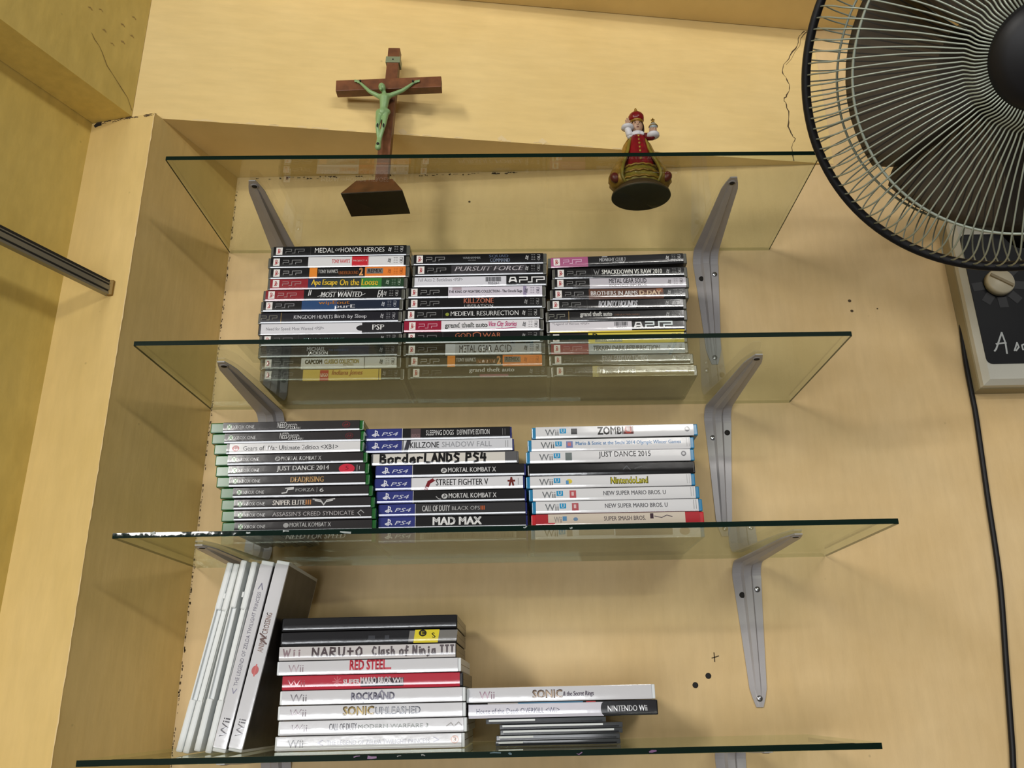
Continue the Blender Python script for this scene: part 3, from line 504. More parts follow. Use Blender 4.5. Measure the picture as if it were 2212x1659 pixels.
PSP3 = [
 (601.9, 177.4, 1450, 2128, 'tilted black case with a mauve end', [('b', 1464, 1645, .02, .98, (172, 92, 132)), ('psp', (220, 180, 205)), ('t', 'MIDNIGHT CLUB 3', 1700, 1828, .42, .76, (178, 178, 180), .03, .2), ('t', 'DUB EDITION', 1762, 1822, .20, .38, (178, 178, 180), .02, .2), ('b', 1712, 1738, .82, .93, (160, 160, 162), 4), ('end', (190, 190, 190))], dict(rot=-.0255, base=(34, 34, 36))),
 (606.7, 171.8, 1470, 2130, 'black case with bold white capitals', [('psp', (120, 120, 120), True, True), ('s', [[(0, 1), (.3, 0), (.5, .7), (.7, 0), (1, 1)]], 1674, 1700, .36, .82, 3.5, (140, 140, 140)), ('t', 'SMACKDOWN VS RAW 2010', 1713, 2005, .36, .80, (232, 232, 226), .03), ('end', (170, 170, 170))]),
 (605.8, 173.6, 1468, 2138, 'black and silver case, two lettering lines', [('b', 1653, 2122, .02, .98, (196, 192, 200)), ('psp', (130, 130, 130)), ('t', 'METAL GEAR SOLID', 1748, 1930, .48, .92, (36, 34, 34), .01), ('t', 'PORTABLE OPS PLUS', 1750, 1930, .16, .36, (84, 80, 80), .03), ('end', (120, 116, 120))]),
 (603.3, 174.8, 1460, 2138, 'black and brown case with white capitals', [('b', 1650, 2015, .02, .98, (96, 62, 48)), ('b', 1980, 2010, .6, .98, (150, 90, 60)), ('psp', (130, 130, 130)), ('t', 'BROTHERS IN ARMS', 1660, 1888, .36, .76, (232, 228, 226), .03), ('t', 'D-DAY', 1898, 2002, .38, .76, (226, 200, 170), .06), ('end', (160, 160, 160))]),
 (599.5, 174.8, 1447, 2128, 'black case with slanted silver lettering', [('psp', (120, 120, 120), True, True), ('t', 'BOUNTY HOUNDS', 1698, 1888, .28, .82, (200, 200, 206), .04, .25), ('b', 1700, 1880, .17, .22, (150, 150, 156)), ('end', (160, 160, 160))]),
 (597.3, 177.0, 1440, 2133, 'black case, gold divider, white lettering', [('psp', (120, 120, 112), False), ('b', 1552, 1555, .02, .98, (150, 124, 76)), ('t', 'grand theft auto', 1610, 1765, .38, .88, (228, 228, 224), .04), ('t', 'CHINATOWN WARS', 1774, 1900, .50, .66, (130, 96, 76), .03), ('end', (150, 150, 150))]),
 (598.2, 174.1, 1445, 2130, 'clear case with a white label on yellow', [('b', 1461, 2118, .02, .98, (226, 200, 60)), ('b', 1461, 1862, .14, .98, (220, 216, 222)), ('b', 1862, 2118, .14, .98, (26, 26, 28)), ('t', '*Legend of Heroes <PSP>', 1474, 1655, .64, .92, (110, 108, 114)), ('bar', 1778, 1842, .56, .92), ('t', '935655', 1786, 1836, .32, .50, (90, 90, 96)), ('s', [[(0, .1), (.2, 1), (.8, 1), (1, .1), (.7, .4), (.3, .4), (0, .1)]], 1876, 1912, .36, .82, 7, (235, 235, 235)), ('s', psp_logo(), 1930, 2060, .38, .86, 7, (225, 235, 235))]),
 (599.1, 173.3, 1450, 2135, 'black and yellow case', [('b', 1650, 2118, .02, .98, (214, 196, 60)), ('b', 1682, 1815, .12, .60, (150, 150, 110)), ('t', 'P', 1672, 1694, .42, .92, (40, 38, 30), .04), ('t', 'TREASURES', 1690, 1812, .18, .44, (220, 216, 180), .02), ('b', 1825, 2010, .34, .44, (80, 80, 50)), ('psp', (110, 110, 110)), ('end', (130, 126, 70))]),
 (599.9, 172.5, 1455, 2140, 'red and silver case with dark italic capitals', [('b', 1468, 1652, .02, .98, (140, 44, 54)), ('b', 1652, 2122, .02, .98, (172, 178, 184)), ('psp', (180, 130, 136)), ('t', 'TEKKEN DARK RESURRECTION', 1676, 2000, .36, .76, (64, 66, 64), .05, .15), ('end', (120, 124, 126))], dict(s0=4)),
 (600.8, 176.7, 1460, 2165, 'dark grey case with narrow silver capitals', [('psp', (100, 100, 100), True, True), ('t', 'FINAL FANTASY TACTICS', 1722, 1942, .34, .84, (170, 166, 166)), ('b', 1720, 1944, .14, .26, (140, 138, 136)), ('s', [[(0, 1), (0, 0)]], 1720, 1730, .14, .86, 3, (150, 148, 146)), ('end', (150, 156, 150))], dict(base=(50, 50, 46))),
 (602.9, 178.3, 1470, 2185, 'black and sand coloured case', [('b', 1672, 2168, .02, .98, (156, 144, 112)), ('b', 1672, 1700, .02, .98, (190, 176, 120)), ('psp', (100, 100, 100)), ('b', 1710, 1880, .20, .90, (120, 108, 88)), ('t', 'Prince of Persia', 1694, 1884, .28, .84, (196, 192, 180), .02, .1), ('t', 'RIVAL SWORDS', 1896, 2055, .36, .64, (112, 100, 84), .02), ('end', (120, 104, 80))])]
stack(1, -.100, PSP1, .01538, .0975, 'psp', 'stack beneath the cross', 'handheld game cases beneath the cross', (20, 20, 22), 14, 18, 'game case')
stack(1, -.100, PSP2, .01550, .0975, 'psp', 'middle handheld stack', 'handheld game cases in the middle stack', (20, 20, 22), 14, 18, 'game case')
stack(1, -.100, PSP3, .01475, .0975, 'psp', 'stack beneath the statue', 'handheld game cases beneath the statue', (20, 20, 22), 14, 18, 'game case')

DG = (44, 42, 44)
XB = [
 (206.3, 177.5, 37, 690, 'green case with slanted grey lettering and red ring', [('xb',), ('t', 'NEED', 322, 362, .36, .92, (196, 196, 196), .0, .25), ('t', 'SPEED', 360, 408, .24, .72, (196, 196, 196), .0, .25), ('t', 'RIVALS', 404, 424, .22, .42, (170, 170, 170), 0, .25), ('d', 617, .56, 17, (110, 36, 42), 13), ('d', 617, .56, 14, (48, 44, 46), 10.5), ('t', 'EA', 609, 625, .46, .66, (170, 50, 56), .02, .3)]),
 (209.1, 176.2, 42, 693, 'green case with slanted lettering and dull red ring', [('xb',), ('t', 'NEED', 331, 371, .36, .92, (196, 196, 196), .0, .25), ('t', 'SPEED', 369, 416, .24, .72, (196, 196, 196), .0, .25), ('t', 'RIVALS', 412, 434, .22, .42, (170, 170, 170), 0, .25), ('d', 629, .52, 17, (100, 36, 40), 13), ('d', 629, .52, 14, (48, 44, 46), 10.5), ('t', 'EA', 621, 637, .42, .62, (150, 50, 54), .02, .3)]),
 (213.2, 171.9, 52, 690, 'green case with a white typed label', [('b', 120, 676, .02, .98, (222, 222, 224)), ('d', 146, .52, 15, (170, 40, 56), 13), ('t', 'G', 138, 154, .34, .70, (236, 230, 230), .04), ('t', 'Gears of War Ultimate Edition <XB1>', 178, 582, .30, .72, (70, 70, 74), .008)]),
 (215.4, 174.3, 55, 705, 'green case with a round emblem and white capitals', [('xb',), ('d', 324, .52, 12, (160, 160, 160), 10), ('s', [[(.2, .2), (.5, .8), (.8, .5), (.4, .3)]], 314, 334, .34, .72, 3, (50, 50, 50)), ('t', 'MORTAL KOMBAT X', 340, 510, .34, .72, (208, 208, 208), .01)]),
 (217.4, 174.8, 57, 712, 'green case with a red round sticker', [('xb',), ('t', 'JUST DANCE 2014', 320, 542, .30, .86, (228, 228, 228), .02), ('d', 618, .50, 34, (204, 44, 66), 21), ('t', '5', 612, 626, .40, .74, (120, 20, 40), .0), ('s', [[(0, 0), (0, 1)], [(1, .2), (1, .8)]], 662, 672, .3, .8, 2, (190, 190, 190))]),
 (220.1, 173.4, 62, 715, 'green case with gold lettering', [('xb',), ('t', 'DEADRISING', 380, 520, .34, .84, (190, 150, 96), .03), ('t', '3', 430, 446, .12, .40, (150, 120, 84), .02)]),
 (225.8, 171.7, 78, 728, 'green case with a slanted swoosh mark', [('xb',), ('s', [[(0, .1), (.4, .2), (.5, .7), (1, .8)], [(.3, .9), (1, 1)]], 343, 390, .34, .88, 5, (205, 205, 205)), ('t', 'FORZA', 400, 480, .52, .82, (210, 210, 210), .01), ('b', 490, 491.5, .44, .90, (170, 170, 170)), ('t', '6', 502, 520, .46, .82, (200, 200, 200))]),
 (227.3, 172.7, 78, 735, 'green case with white wings', [('xb',), ('t', 'SNIPER ELITE', 300, 438, .38, .82, (226, 220, 214), .03), ('t', 'III', 441, 463, .38, .82, (220, 150, 90), .03), ('s', [[(0, 1), (.35, .8), (.5, 0), (.65, .8), (1, 1)], [(.1, .75), (.4, .5)], [(.9, .75), (.6, .5)]], 472, 564, .34, .86, 5, (190, 190, 190))]),
 (229.2, 172.7, 80, 740, 'green case with thin grey capitals', [('xb',), ('t', "ASSASSIN'S CREED", 300, 505, .38, .76, (168, 164, 166)), ('t', 'SYNDICATE', 515, 648, .38, .76, (168, 164, 166)), ('s', [[(.5, 0), (0, .5), (.5, 1), (1, .5)]], 664, 690, .3, .8, 3, (170, 170, 170))]),
 (230.6, 171.9, 80, 740, 'green case half hidden by the shelf edge', [('xb',), ('d', 356, .60, 12, (160, 160, 160), 10), ('t', 'MORTAL KOMBAT X', 372, 548, .44, .82, (208, 208, 208), .01)]),
 (231.0, 171.5, 80, 740, 'green case seen through the glass', [('t', 'NEED FOR SPEED', 358, 612, .40, .84, (214, 214, 214), .03, .25)])]
PS4 = [
 (384.1, 170.3, 697, 1323, 'navy case with a rust block', [('p4',), ('b', 893, 935, .08, .92, (92, 74, 76)), ('t', 'DOGS', 898, 932, .2, .5, (140, 110, 112), .03), ('t', 'SLEEPING DOGS', 958, 1076, .36, .78, (222, 222, 222), .0), ('t', 'DEFINITIVE EDITION', 1090, 1228, .36, .78, (222, 222, 222), .0), ('s', [[(0, 0), (0, 1)], [(1, 0), (1, 1)]], 1284, 1294, .3, .8, 2, (120, 120, 120))]),
 (384.7, 171.9, 697, 1332, 'navy and white case', [('p4',), ('b', 862, 1325, .02, .98, (212, 214, 220)), ('b', 862, 880, .02, .98, (60, 60, 70), 14), ('t', 'KILLZONE', 890, 1014, .34, .82, (40, 40, 44), .02), ('t', 'SHADOW FALL', 1026, 1238, .36, .80, (150, 152, 158), .0), ('s', [[(0, 0), (0, 1)], [(1, 0), (1, 1)]], 1296, 1306, .3, .8, 2, (140, 140, 140))]),
 (392.2, 169.5, 722, 1352, 'grey case with a handwritten cream label', [('b', 732, 1294, .04, .92, (216, 212, 204)), ('h', 'BorderLANDS PS4', 764, 1222, .18, .86, 9.5, (22, 22, 24))], dict(shell='grey', base=(96, 96, 98), s0=6, s1=8)),
 (397.7, 172.1, 740, 1383, 'navy and black case with a round emblem', [('p4',), ('d', 1034, .52, 13, (200, 200, 200), 11), ('s', [[(.2, .2), (.5, .8), (.8, .5), (.4, .3)]], 1024, 1044, .34, .72, 3, (40, 40, 40)), ('t', 'MORTAL KOMBAT X', 1052, 1255, .36, .74, (226, 226, 226), .02)]),
 (397.0, 171.2, 735, 1378, 'navy and white case with a red slash', [('p4',), ('b', 897, 1370, .02, .98, (222, 222, 226)), ('s', [[(0, 0), (.3, .6), (1, 1)]], 958, 1000, .10, .94, 15, (120, 30, 40)), ('t', 'STREET FIGHTER V', 1000, 1222, .34, .84, (36, 36, 38), .02), ('s', [[(0, .6), (1, .6)], [(.5, 1), (.2, 0)], [(.5, 1), (.8, 0)]], 1308, 1334, .26, .84, 8, (110, 40, 36)), ('s', [[(0, 0), (0, 1)]], 1350, 1356, .3, .8, 2, (120, 120, 120))]),
 (399.5, 170.3, 742, 1385, 'navy case with pale crease and round emblem', [('p4',), ('d', 1036, .52, 13, (200, 200, 200), 11), ('s', [[(.2, .2), (.5, .8), (.8, .5), (.4, .3)]], 1026, 1046, .34, .72, 3, (40, 40, 40)), ('t', 'MORTAL KOMBAT X', 1054, 1257, .36, .74, (222, 222, 222), .02), ('s', [[(0, 1), (.5, .4), (1, .3)]], 1000, 1020, .2, .5, 3, (180, 180, 180))]),
 (402.3, 168.0, 750, 1388, 'navy and grey case with an orange numeral', [('p4',), ('b', 912, 1380, .02, .98, (52, 52, 54)), ('t', 'CALL OF DUTY', 940, 1058, .38, .84, (208, 208, 208), .02), ('t', 'BLACK OPS', 1067, 1186, .44, .74, (200, 200, 200), .01), ('t', 'III', 1190, 1206, .44, .74, (220, 110, 60), .04)]),
 (402.9, 167.7, 750, 1390, 'navy case with large bold white capitals', [('p4',), ('t', 'MAD MAX', 986, 1192, .34, .90, (232, 232, 232), .06)]),
 (403.2, 167.5, 750, 1390, 'navy and pale case seen through the glass', [('p4',), ('b', 930, 1340, .25, .75, (150, 146, 136)), ('bar', 940, 1330, .3, .7)], dict(base=(60, 58, 56)))]
WU = [
 (577.4, 190.1, 1408, 2118, 'white and cyan case with black and red capitals', [('wu',), ('b', 1576, 1602, .30, .78, (70, 70, 72)), ('t', 'ZOMBI', 1690, 1798, .24, .86, (44, 42, 42), .04), ('b', 1800, 1843, .24, .88, (96, 34, 34)), ('t', 'U', 1808, 1834, .30, .82, (180, 60, 50), .05), ('d', 2072, .55, 11, (110, 110, 116), 11), ('d', 2072, .55, 6, (200, 200, 204), 6)], dict(rot=-.004)),
 (572.2, 190.4, 1390, 2105, 'white and cyan case with long blue lettering', [('wu',), ('b', 1556, 1584, .26, .80, (120, 130, 180)), ('b', 1562, 1576, .40, .70, (200, 120, 120)), ('t', 'Mario & Sonic at the Sochi 2014 Olympic Winter Games', 1597, 2047, .38, .76, (90, 140, 190), .03), ('s', [[(0, 0), (0, 1)], [(1, 0), (1, 1)]], 2072, 2082, .2, .9, 2, (190, 190, 190))]),
 (570.1, 191.3, 1383, 2105, 'white and cyan case with narrow black capitals', [('wu',), ('b', 1552, 1580, .20, .84, (110, 120, 120)), ('t', 'JUST DANCE 2015', 1695, 1917, .30, .88, (46, 46, 50), .01), ('d', 2058, .60, 11, (110, 110, 116), 11), ('d', 2058, .60, 6, (200, 200, 204), 6)]),
 (571.7, 189.3, 1390, 2108, 'plain black case without lettering', [('s', [[(0, .3), (.5, 1), (1, .2)]], 1800, 1830, .3, .7, 4, (70, 74, 80)), ('s', [[(0, .3), (1, .8)]], 1850, 1880, .4, .7, 4, (60, 62, 66))], dict(shell='black', base=(14, 14, 17), s0=8, s1=8)),
 (569.6, 190.1, 1383, 2108, 'white and cyan case with yellow outlined lettering', [('wu',), ('d', 1568, .52, 13, (220, 200, 70), 10), ('b', 1554, 1566, .3, .6, (90, 150, 200)), ('t', 'NintendoLand', 1746, 1905, .26, .80, (90, 84, 20), .05), ('t', 'NintendoLand', 1749, 1902, .31, .75, (216, 206, 50), .0), ('s', [[(0, 0), (0, 1)], [(1, 0), (1, 1)]], 2072, 2082, .2, .9, 2, (190, 190, 190))]),
 (572.5, 190.9, 1395, 2127, 'white and cyan case with grey capitals', [('wu',), ('b', 1570, 1598, .22, .82, (190, 90, 96)), ('b', 1578, 1588, .4, .7, (220, 190, 190)), ('t', 'NEW SUPER MARIO BROS. U', 1715, 1982, .38, .72, (104, 104, 108), .02), ('s', [[(0, 0), (0, 1)], [(1, 0), (1, 1)]], 2090, 2100, .2, .9, 2, (170, 170, 170))]),
 (575.6, 189.9, 1408, 2140, 'white and cyan case above the red one', [('wu',), ('b', 1580, 1608, .22, .82, (180, 90, 96)), ('b', 1588, 1598, .4, .7, (220, 190, 190)), ('t', 'NEW SUPER MARIO BROS. U', 1722, 1990, .38, .72, (104, 104, 108), .02), ('s', [[(0, 0), (0, 1)], [(1, 0), (1, 1)]], 2102, 2112, .2, .9, 2, (150, 150, 150))]),
 (574.5, 191.5, 1405, 2147, 'red case with a torn cream label', [('b', 1478, 2066, .06, .98, (210, 198, 182)), ('b', 1440, 1490, .0, .30, (190, 60, 66), 20), ('t', 'Wii', 1504, 1536, .30, .78, (150, 146, 144), .01), ('b', 1540, 1558, .44, .80, (90, 140, 180)), ('d', 1596, .56, 10, (110, 140, 170), 8), ('t', 'SUPER SMASH BROS.', 1718, 1896, .40, .74, (110, 100, 100), .02), ('b', 1620, 1850, .02, .14, (180, 60, 70)), ('b', 1916, 1930, .50, .90, (60, 40, 50)), ('s', [[(0, .6), (.4, .2), (.7, .8), (1, .4)]], 1935, 2010, .5, .8, 3, (80, 70, 80))], dict(shell='red', base=(176, 44, 52), s0=20, s1=20)),
 (574.0, 191.5, 1405, 2147, 'white case seen through the glass', [('wu',), ('b', 1558, 1582, .24, .80, (150, 140, 132)), ('b', 1610, 1760, .30, .80, (170, 162, 150)), ('b', 1766, 2010, .24, .84, (140, 130, 122)), ('d', 2062, .52, 22, (170, 150, 140), 17)])]
stack(2, -.140, XB, .01290, .128, 'green', 'green stack', 'green game cases', DG, 55, 17, 'game case')
stack(2, -.130, PS4, .01480, .126, 'blue', 'navy stack', 'navy game cases', (28, 28, 30), 4, 8, 'game case')
stack(2, -.135, WU, .01440, .132, 'cyan', 'white and cyan stack', 'white and cyan game cases', (222, 222, 224), 17, 18, 'game case')

WW = (214, 214, 218); GW = (176, 170, 178)
WI = [
 (311.0, 184.8, 805, 1990, 'glossy plain black case', [('b', 830, 1980, .36, .44, (40, 40, 44))], dict(shell='black', base=(20, 20, 23), s0=14, s1=8)),
 (311.0, 184.6, 812, 1990, 'black case with a torn yellow sticker', [('b', 1665, 1985, .10, .90, (120, 118, 114), 10), ('b', 1700, 1862, .04, .96, (226, 208, 50), 12), ('d', 1762, .72, 26, (40, 36, 20), 22), ('t', 'E', 1752, 1772, .60, .84, (226, 208, 50), .03), ('t', 'S', 1822, 1846, .36, .74, (50, 46, 20), .03, -.2), ('b', 1400, 1445, .34, .62, (56, 58, 64)), ('b', 1510, 1540, .34, .62, (60, 62, 68))], dict(shell='black', base=(24, 24, 28), s0=14, s1=8)),
 (310.0, 184.9, 815, 1990, 'black case with a handwritten white label', [('b', 820, 1984, .04, .96, (208, 204, 204)), ('h', 'Wii', 848, 970, .30, .80, 10, (150, 130, 136)), ('h', 'NARUtO', 1040, 1385, .26, .84, 12, (84, 72, 76)), ('h', 'Clash of Ninja III', 1436, 1985, .26, .84, 11, (96, 88, 92))], dict(shell='black', base=(206, 202, 202), s0=6, s1=6)),
 (308.8, 190.9, 800, 2020, 'white case with red capitals', [('wi', (196, 180, 188), 78, 178), ('b', 1000, 1600, .02, .10, (120, 40, 50)), ('t', 'RED STEEL', 1286, 1530, .30, .96, (206, 60, 76), .04), ('b', 1520, 1560, .28, .42, (200, 70, 84))]),
 (314.5, 187.5, 838, 2078, 'black case with a bright red cover', [('b', 846, 2012, .02, .98, (186, 40, 60)), ('t', 'Wii', 880, 1000, .24, .72, (214, 110, 124), .01), ('s', [[(0, .5), (1, .5)], [(.5, 0), (.5, 1)], [(.15, .15), (.85, .85)], [(.15, .85), (.85, .15)]], 1190, 1250, .20, .88, 5, (206, 110, 120)), ('b', 1380, 1672, .14, .72, (60, 44, 54)), ('t', 'SUPER', 1262, 1376, .34, .66, (236, 226, 230), .05), ('t', 'MARIO BROS.', 1380, 1590, .34, .78, (232, 224, 228), .04), ('t', 'Wii', 1598, 1668, .36, .72, (232, 224, 228), .03)], dict(shell='black', base=(186, 40, 60), s0=8, s1=24)),
 (314.4, 189.9, 820, 2048, 'white case with spiky grey lettering', [('wi', (150, 146, 152), 72, 180), ('t', 'ROCKBAND', 1296, 1580, .26, .76, (120, 118, 136), .05), ('s', [[(0, 1), (.2, 0)], [(.5, .2), (.72, 1.6), (.95, .2)]], 1330, 1560, .10, .58, 9, (136, 134, 150))]),
 (312.9, 191.5, 803, 2048, 'white case with gold and silver lettering', [('wi', (188, 176, 186), 82, 190), ('t', 'SONIC', 1238, 1442, .26, .86, (110, 90, 50), .05), ('t', 'SONIC', 1244, 1436, .31, .81, (222, 192, 110), .01), ('t', 'UNLEASHED', 1452, 1748, .30, .78, (110, 112, 124), .04), ('t', 'UNLEASHED', 1456, 1744, .34, .74, (196, 198, 206), .0)]),
 (314.2, 191.3, 803, 2055, 'white case with dark and pale grey capitals', [('wi', (186, 176, 186), 90, 195), ('t', 'CALL OF DUTY', 1144, 1326, .30, .76, (84, 82, 90), .03), ('t', 'MODERN WARFARE 3', 1336, 1800, .38, .66, (160, 168, 164), .01), ('s', [[(0, .2), (.3, .8), (.5, .1), (.8, .9), (1, .3)]], 1920, 2020, .36, .72, 6, (140, 136, 134))]),
 (311.9, 191.4, 780, 2040, 'white case with a round copper seal', [('wi', (110, 108, 114), 88, 190), ('s', [[(1, 1), (0, .5), (1, 0)], [(.6, .8), (.2, .5), (.6, .2)]], 1066, 1100, .36, .70, 5, (150, 148, 170)), ('t', 'THE LEGEND OF ZELDA TWILIGHT PRINCESS', 1126, 1808, .36, .66, (140, 138, 156), .0), ('s', [[(0, 1), (1, .5), (0, 0)], [(.4, .8), (.8, .5), (.4, .2)]], 1834, 1868, .42, .74, 5, (150, 148, 170)), ('d', 1974, .56, 27, (196, 130, 100), 24), ('d', 1974, .56, 20, (226, 206, 196), 18), ('t', '3', 1964, 1984, .42, .70, (140, 80, 60), .03)])]
stack(3, -.154, WI, .01445, .134, 'white', 'tall white stack', 'white game cases in the tall stack', WW, 16, 22, 'game case')

# four cases standing on edge and leaning on the tall stack
def leaning(xr, lean, Y):
    T = on_shelf(3, xr, Y); R = Matrix.Rotation(math.radians(-90 + lean), 4, 'Y'); return Matrix.Translation(T.translation) @ R
o = make_case(leaning(.2832, 10.2, -.166), .190, .0146, .130, 'white', [('wi', (140, 138, 144), 95, 205), ('t', 'ANIMAL CROSSING', 640, 905, .30, .70, (150, 126, 120), .02), ('d', 520, .5, 30, (200, 110, 110), 24), ('b', 480, 560, .44, .54, (214, 120, 120)), ('s', [[(0, 0), (.4, .8), (.6, .2), (1, 1)]], 700, 760, .2, .8, 10, (110, 90, 88))], 0, 1270, WW, 20, 26)
tag(o, 'white case leaning directly against the tall white stack, worn brown lettering on its spine', 'game case', 'white game cases leaning on edge')
o = make_case(leaning(.2676, 10.0, -.168), .190, .0140, .130, 'white', [('wi', (110, 108, 114), 95, 215), ('s', [[(1, 1), (0, .5), (1, 0)]], 372, 402, .34, .66, 6, (150, 148, 170)), ('t', 'THE LEGEND OF ZELDA TWILIGHT PRINCESS', 420, 1050, .36, .64, (128, 126, 140), .0), ('s', [[(0, 1), (1, .5), (0, 0)]], 1070, 1110, .34, .66, 6, (130, 128, 150))], 0, 1270, WW, 26, 30)
tag(o, 'leaning white case with thin lettering and arrow marks along its spine', 'game case', 'white game cases leaning on edge')
def open_edge(M, th, ajar):
    """A case seen from its opening edge: lid, tray, thumb notch, clasp."""
    Lc, D = .190, .130; root = empty('game_case', M); n0, n1 = .050, .140
    for s, nm in ((0, 'tray'), (1, 'lid')):
        b = MB(); z0, z1 = (0, th / 2 - .0003) if s == 0 else (th / 2 + .0001, th)
        b.box((0, 0, z0), (n0, D, z1), SHELLS['white'], .0018); b.box((n1, 0, z0), (Lc, D, z1), SHELLS['white'], .0018)
        b.box((n0 - .003, .0028, z0), (n1 + .003, D, z1), SHELLS['white'], .001)
        zz = z0 + .0006 if s == 0 else z1 - .0024
        b.box((n0 - .002, .0003, zz), (n1 + .002, .0034, zz + .0018), SHELLS['white'], .0006)
        p = b.build(nm, root)
        if s == 1 and ajar: p.matrix_basis = Matrix.Translation((0, 0, .0006)) @ Matrix.Translation((0, D, th)) @ Matrix.Rotation(math.radians(-ajar), 4, 'X') @ Matrix.Translation((0, -D, -th))
    b = MB(); b.box((Lc * .80, -.0004, th / 2 - .0012), (Lc * .83, .0025, th / 2 + .0012), SHELLS['white'], .0004); b.build('clasp', root)
    return root
tag(open_edge(leaning(.2530, 8.9, -.166), .0140, 1.6), 'leaning white case slightly ajar, opening edge with thumb notch forward', 'game case', 'white game cases leaning on edge')
tag(open_edge(leaning(.2285, 10.0, -.160), .0140, 0), 'outermost leaning white case, shut, beside the recess wall', 'game case', 'white game cases leaning on edge')

# two cases lying on slim disc cases
JEW = P('clear_disc_case', L(66, 69, 72), .08, spec=.9); JEWD = P('disc_case_tray', L(22, 23, 26), .12); JEWW = P('disc_case_paper', L(214, 218, 216), .25)
JZ = .0052
def jewel(x, z, w, white, label, dy=0, rz=0):
    T = on_shelf(3, x, -.145 + dy) @ Matrix.Translation((0, 0, z)) @ Matrix.Rotation(rz, 4, 'Z'); b = MB(); h = JZ - .0003
    b.box((0, 0, 0), (w, .135, h), JEW, .0005); o = b.build('disc_case'); o.matrix_world = T
    b = MB(); b.box((.004, -.0004, h * .16), (w - .004, .002, h * .42), JEWD, 0); b.build('tray', o)
    b = MB(); b.box((.003, -.0006, h * .50), (w * white, .002, h * .86), JEWW, 0); b.build('paper_insert', o)
    return tag(o, label, 'disc case', 'slim clear disc cases')
jewel(.5338, .0001, .126, .22, 'slim clear disc case resting directly on the lowest glass shelf', 0, .004)
jewel(.5345, JZ, .125, .30, 'slim clear disc case second up from the lowest glass shelf', .001, -.004)
jewel(.5386, JZ * 2, .124, .93, 'slim clear disc case third up, with a long pale strip', .0, .006)
jewel(.5380, JZ * 3, .125, .84, 'slim clear disc case just under the pile, beneath the white-ended one', .001, -.003)
jewel(.5243, JZ * 4 + .0002, .122, .41, 'slim disc case with a white end, shifted out under the two cases', .0, .0)
T = on_shelf(3, .5061, -.146)
o = make_case(T @ Matrix.Translation((0, 0, JZ * 5 + .0004)), .1937, .0150, .134, 'black', [('b', 146, 1432, .02, .90, (214, 212, 222)), ('d', 1436, .48, 30, (36, 36, 40), 60), ('b', 1436, 1932, .02, .98, (36, 36, 40)), ('b', 330, 620, .91, .98, (190, 186, 184)), ('b', 620, 1240, .91, .98, (90, 140, 176)), ('b', 1270, 1360, .91, .98, (190, 70, 76)), ('t', 'House of the Dead: OVERKILL <Wii>', 222, 1012, .30, .64, (96, 96, 128), .005), ('t', 'NINTENDO Wii', 1472, 1846, .28, .66, (232, 232, 236), .02)], 140, 1950, (36, 36, 40), 4, 12)
tag(o, 'black case with a white typed label, lying on the slim disc cases', 'game case', 'cases lying on the disc cases')
o = make_case(T @ Matrix.Translation((-.0016, 0, JZ * 5 + .0004 + .0152)), .1937, .0148, .134, 'white', [('wi', (190, 160, 178), 125, 270), ('t', 'SONIC', 760, 1042, .23, .76, (110, 90, 80), .05), ('t', 'SONIC', 766, 1036, .27, .71, (214, 190, 166), .01), ('t', '& the Secret Rings', 1050, 1342, .24, .64, (90, 80, 96), .03, .15)], 125, 1930, (212, 212, 216), 24, 36)
tag(o, 'white case with outlined lettering, on top of the disc case pile', 'game case', 'cases lying on the disc cases')

# ------------------------------------------------------------------ wooden crucifix
M_WOOD = P('red_brown_wood', L(116, 70, 40), .42, noise=(70, .38), bump=(120, .15, .0008)); M_WOOD2 = P('dark_end_grain', L(52, 30, 20), .5, noise=(60, .3))
M_GLOW = P('pale_green_plastic', L(134, 166, 112), .38, spec=.5); M_TAPE = P('cloudy_tape', L(128, 136, 104), .4)
T = on_shelf(0, .3865, -.1225); cx = empty('crucifix', Matrix.Translation(T.translation) @ Matrix.Rotation(math.radians(2.6), 4, 'Y'))
tag(cx, 'wooden cross with a green figure, standing on the topmost glass shelf', 'crucifix')
z0 = T.translation.z
b = MB()
for (za, zb, a, c) in ((0, .0012, 1, 1), (.0012, .0260, 1, .60)):
    h = [(-.0395 * a, -.0272 * a, za), (.0395 * a, -.0272 * a, za), (.0395 * a, .0272 * a, za), (-.0395 * a, .0272 * a, za), (-.0395 * c, -.0272 * c, zb), (.0395 * c, -.0272 * c, zb), (.0395 * c, .0272 * c, zb), (-.0395 * c, .0272 * c, zb)]
    b.add(h, [(3, 2, 1, 0), (4, 5, 6, 7), (0, 1, 5, 4), (1, 2, 6, 5), (2, 3, 7, 6), (3, 0, 4, 7)], M_WOOD if zb > .01 else M_WOOD2)
base = b.build('base', cx); base.location = (-.0045, 0, 0); base.rotation_euler = (0, -math.radians(2.6), math.radians(-3))
b = MB(); b.box((-.0082, -.0065, .0255), (.0082, .0075, .2470), M_WOOD, .0008); b.build('upright', cx)
b = MB(); b.box((-.0715, -.0142, -.0088), (.0715, -.0005, .0088), M_WOOD, .0008); bar = b.build('crossbar', cx); bar.rotation_euler = (0, -math.radians(3.7), 0); bar.location = (-.0012, 0, .1798)
b = MB(); b.box((-.0100, -.0074, .2215), (.0100, .0082, .2315), M_TAPE, .0004); b.ball((0, -.0076, .2265), (.0012, .0008, .0012), M_HOLE, 8); b.build('tape_band', cx)
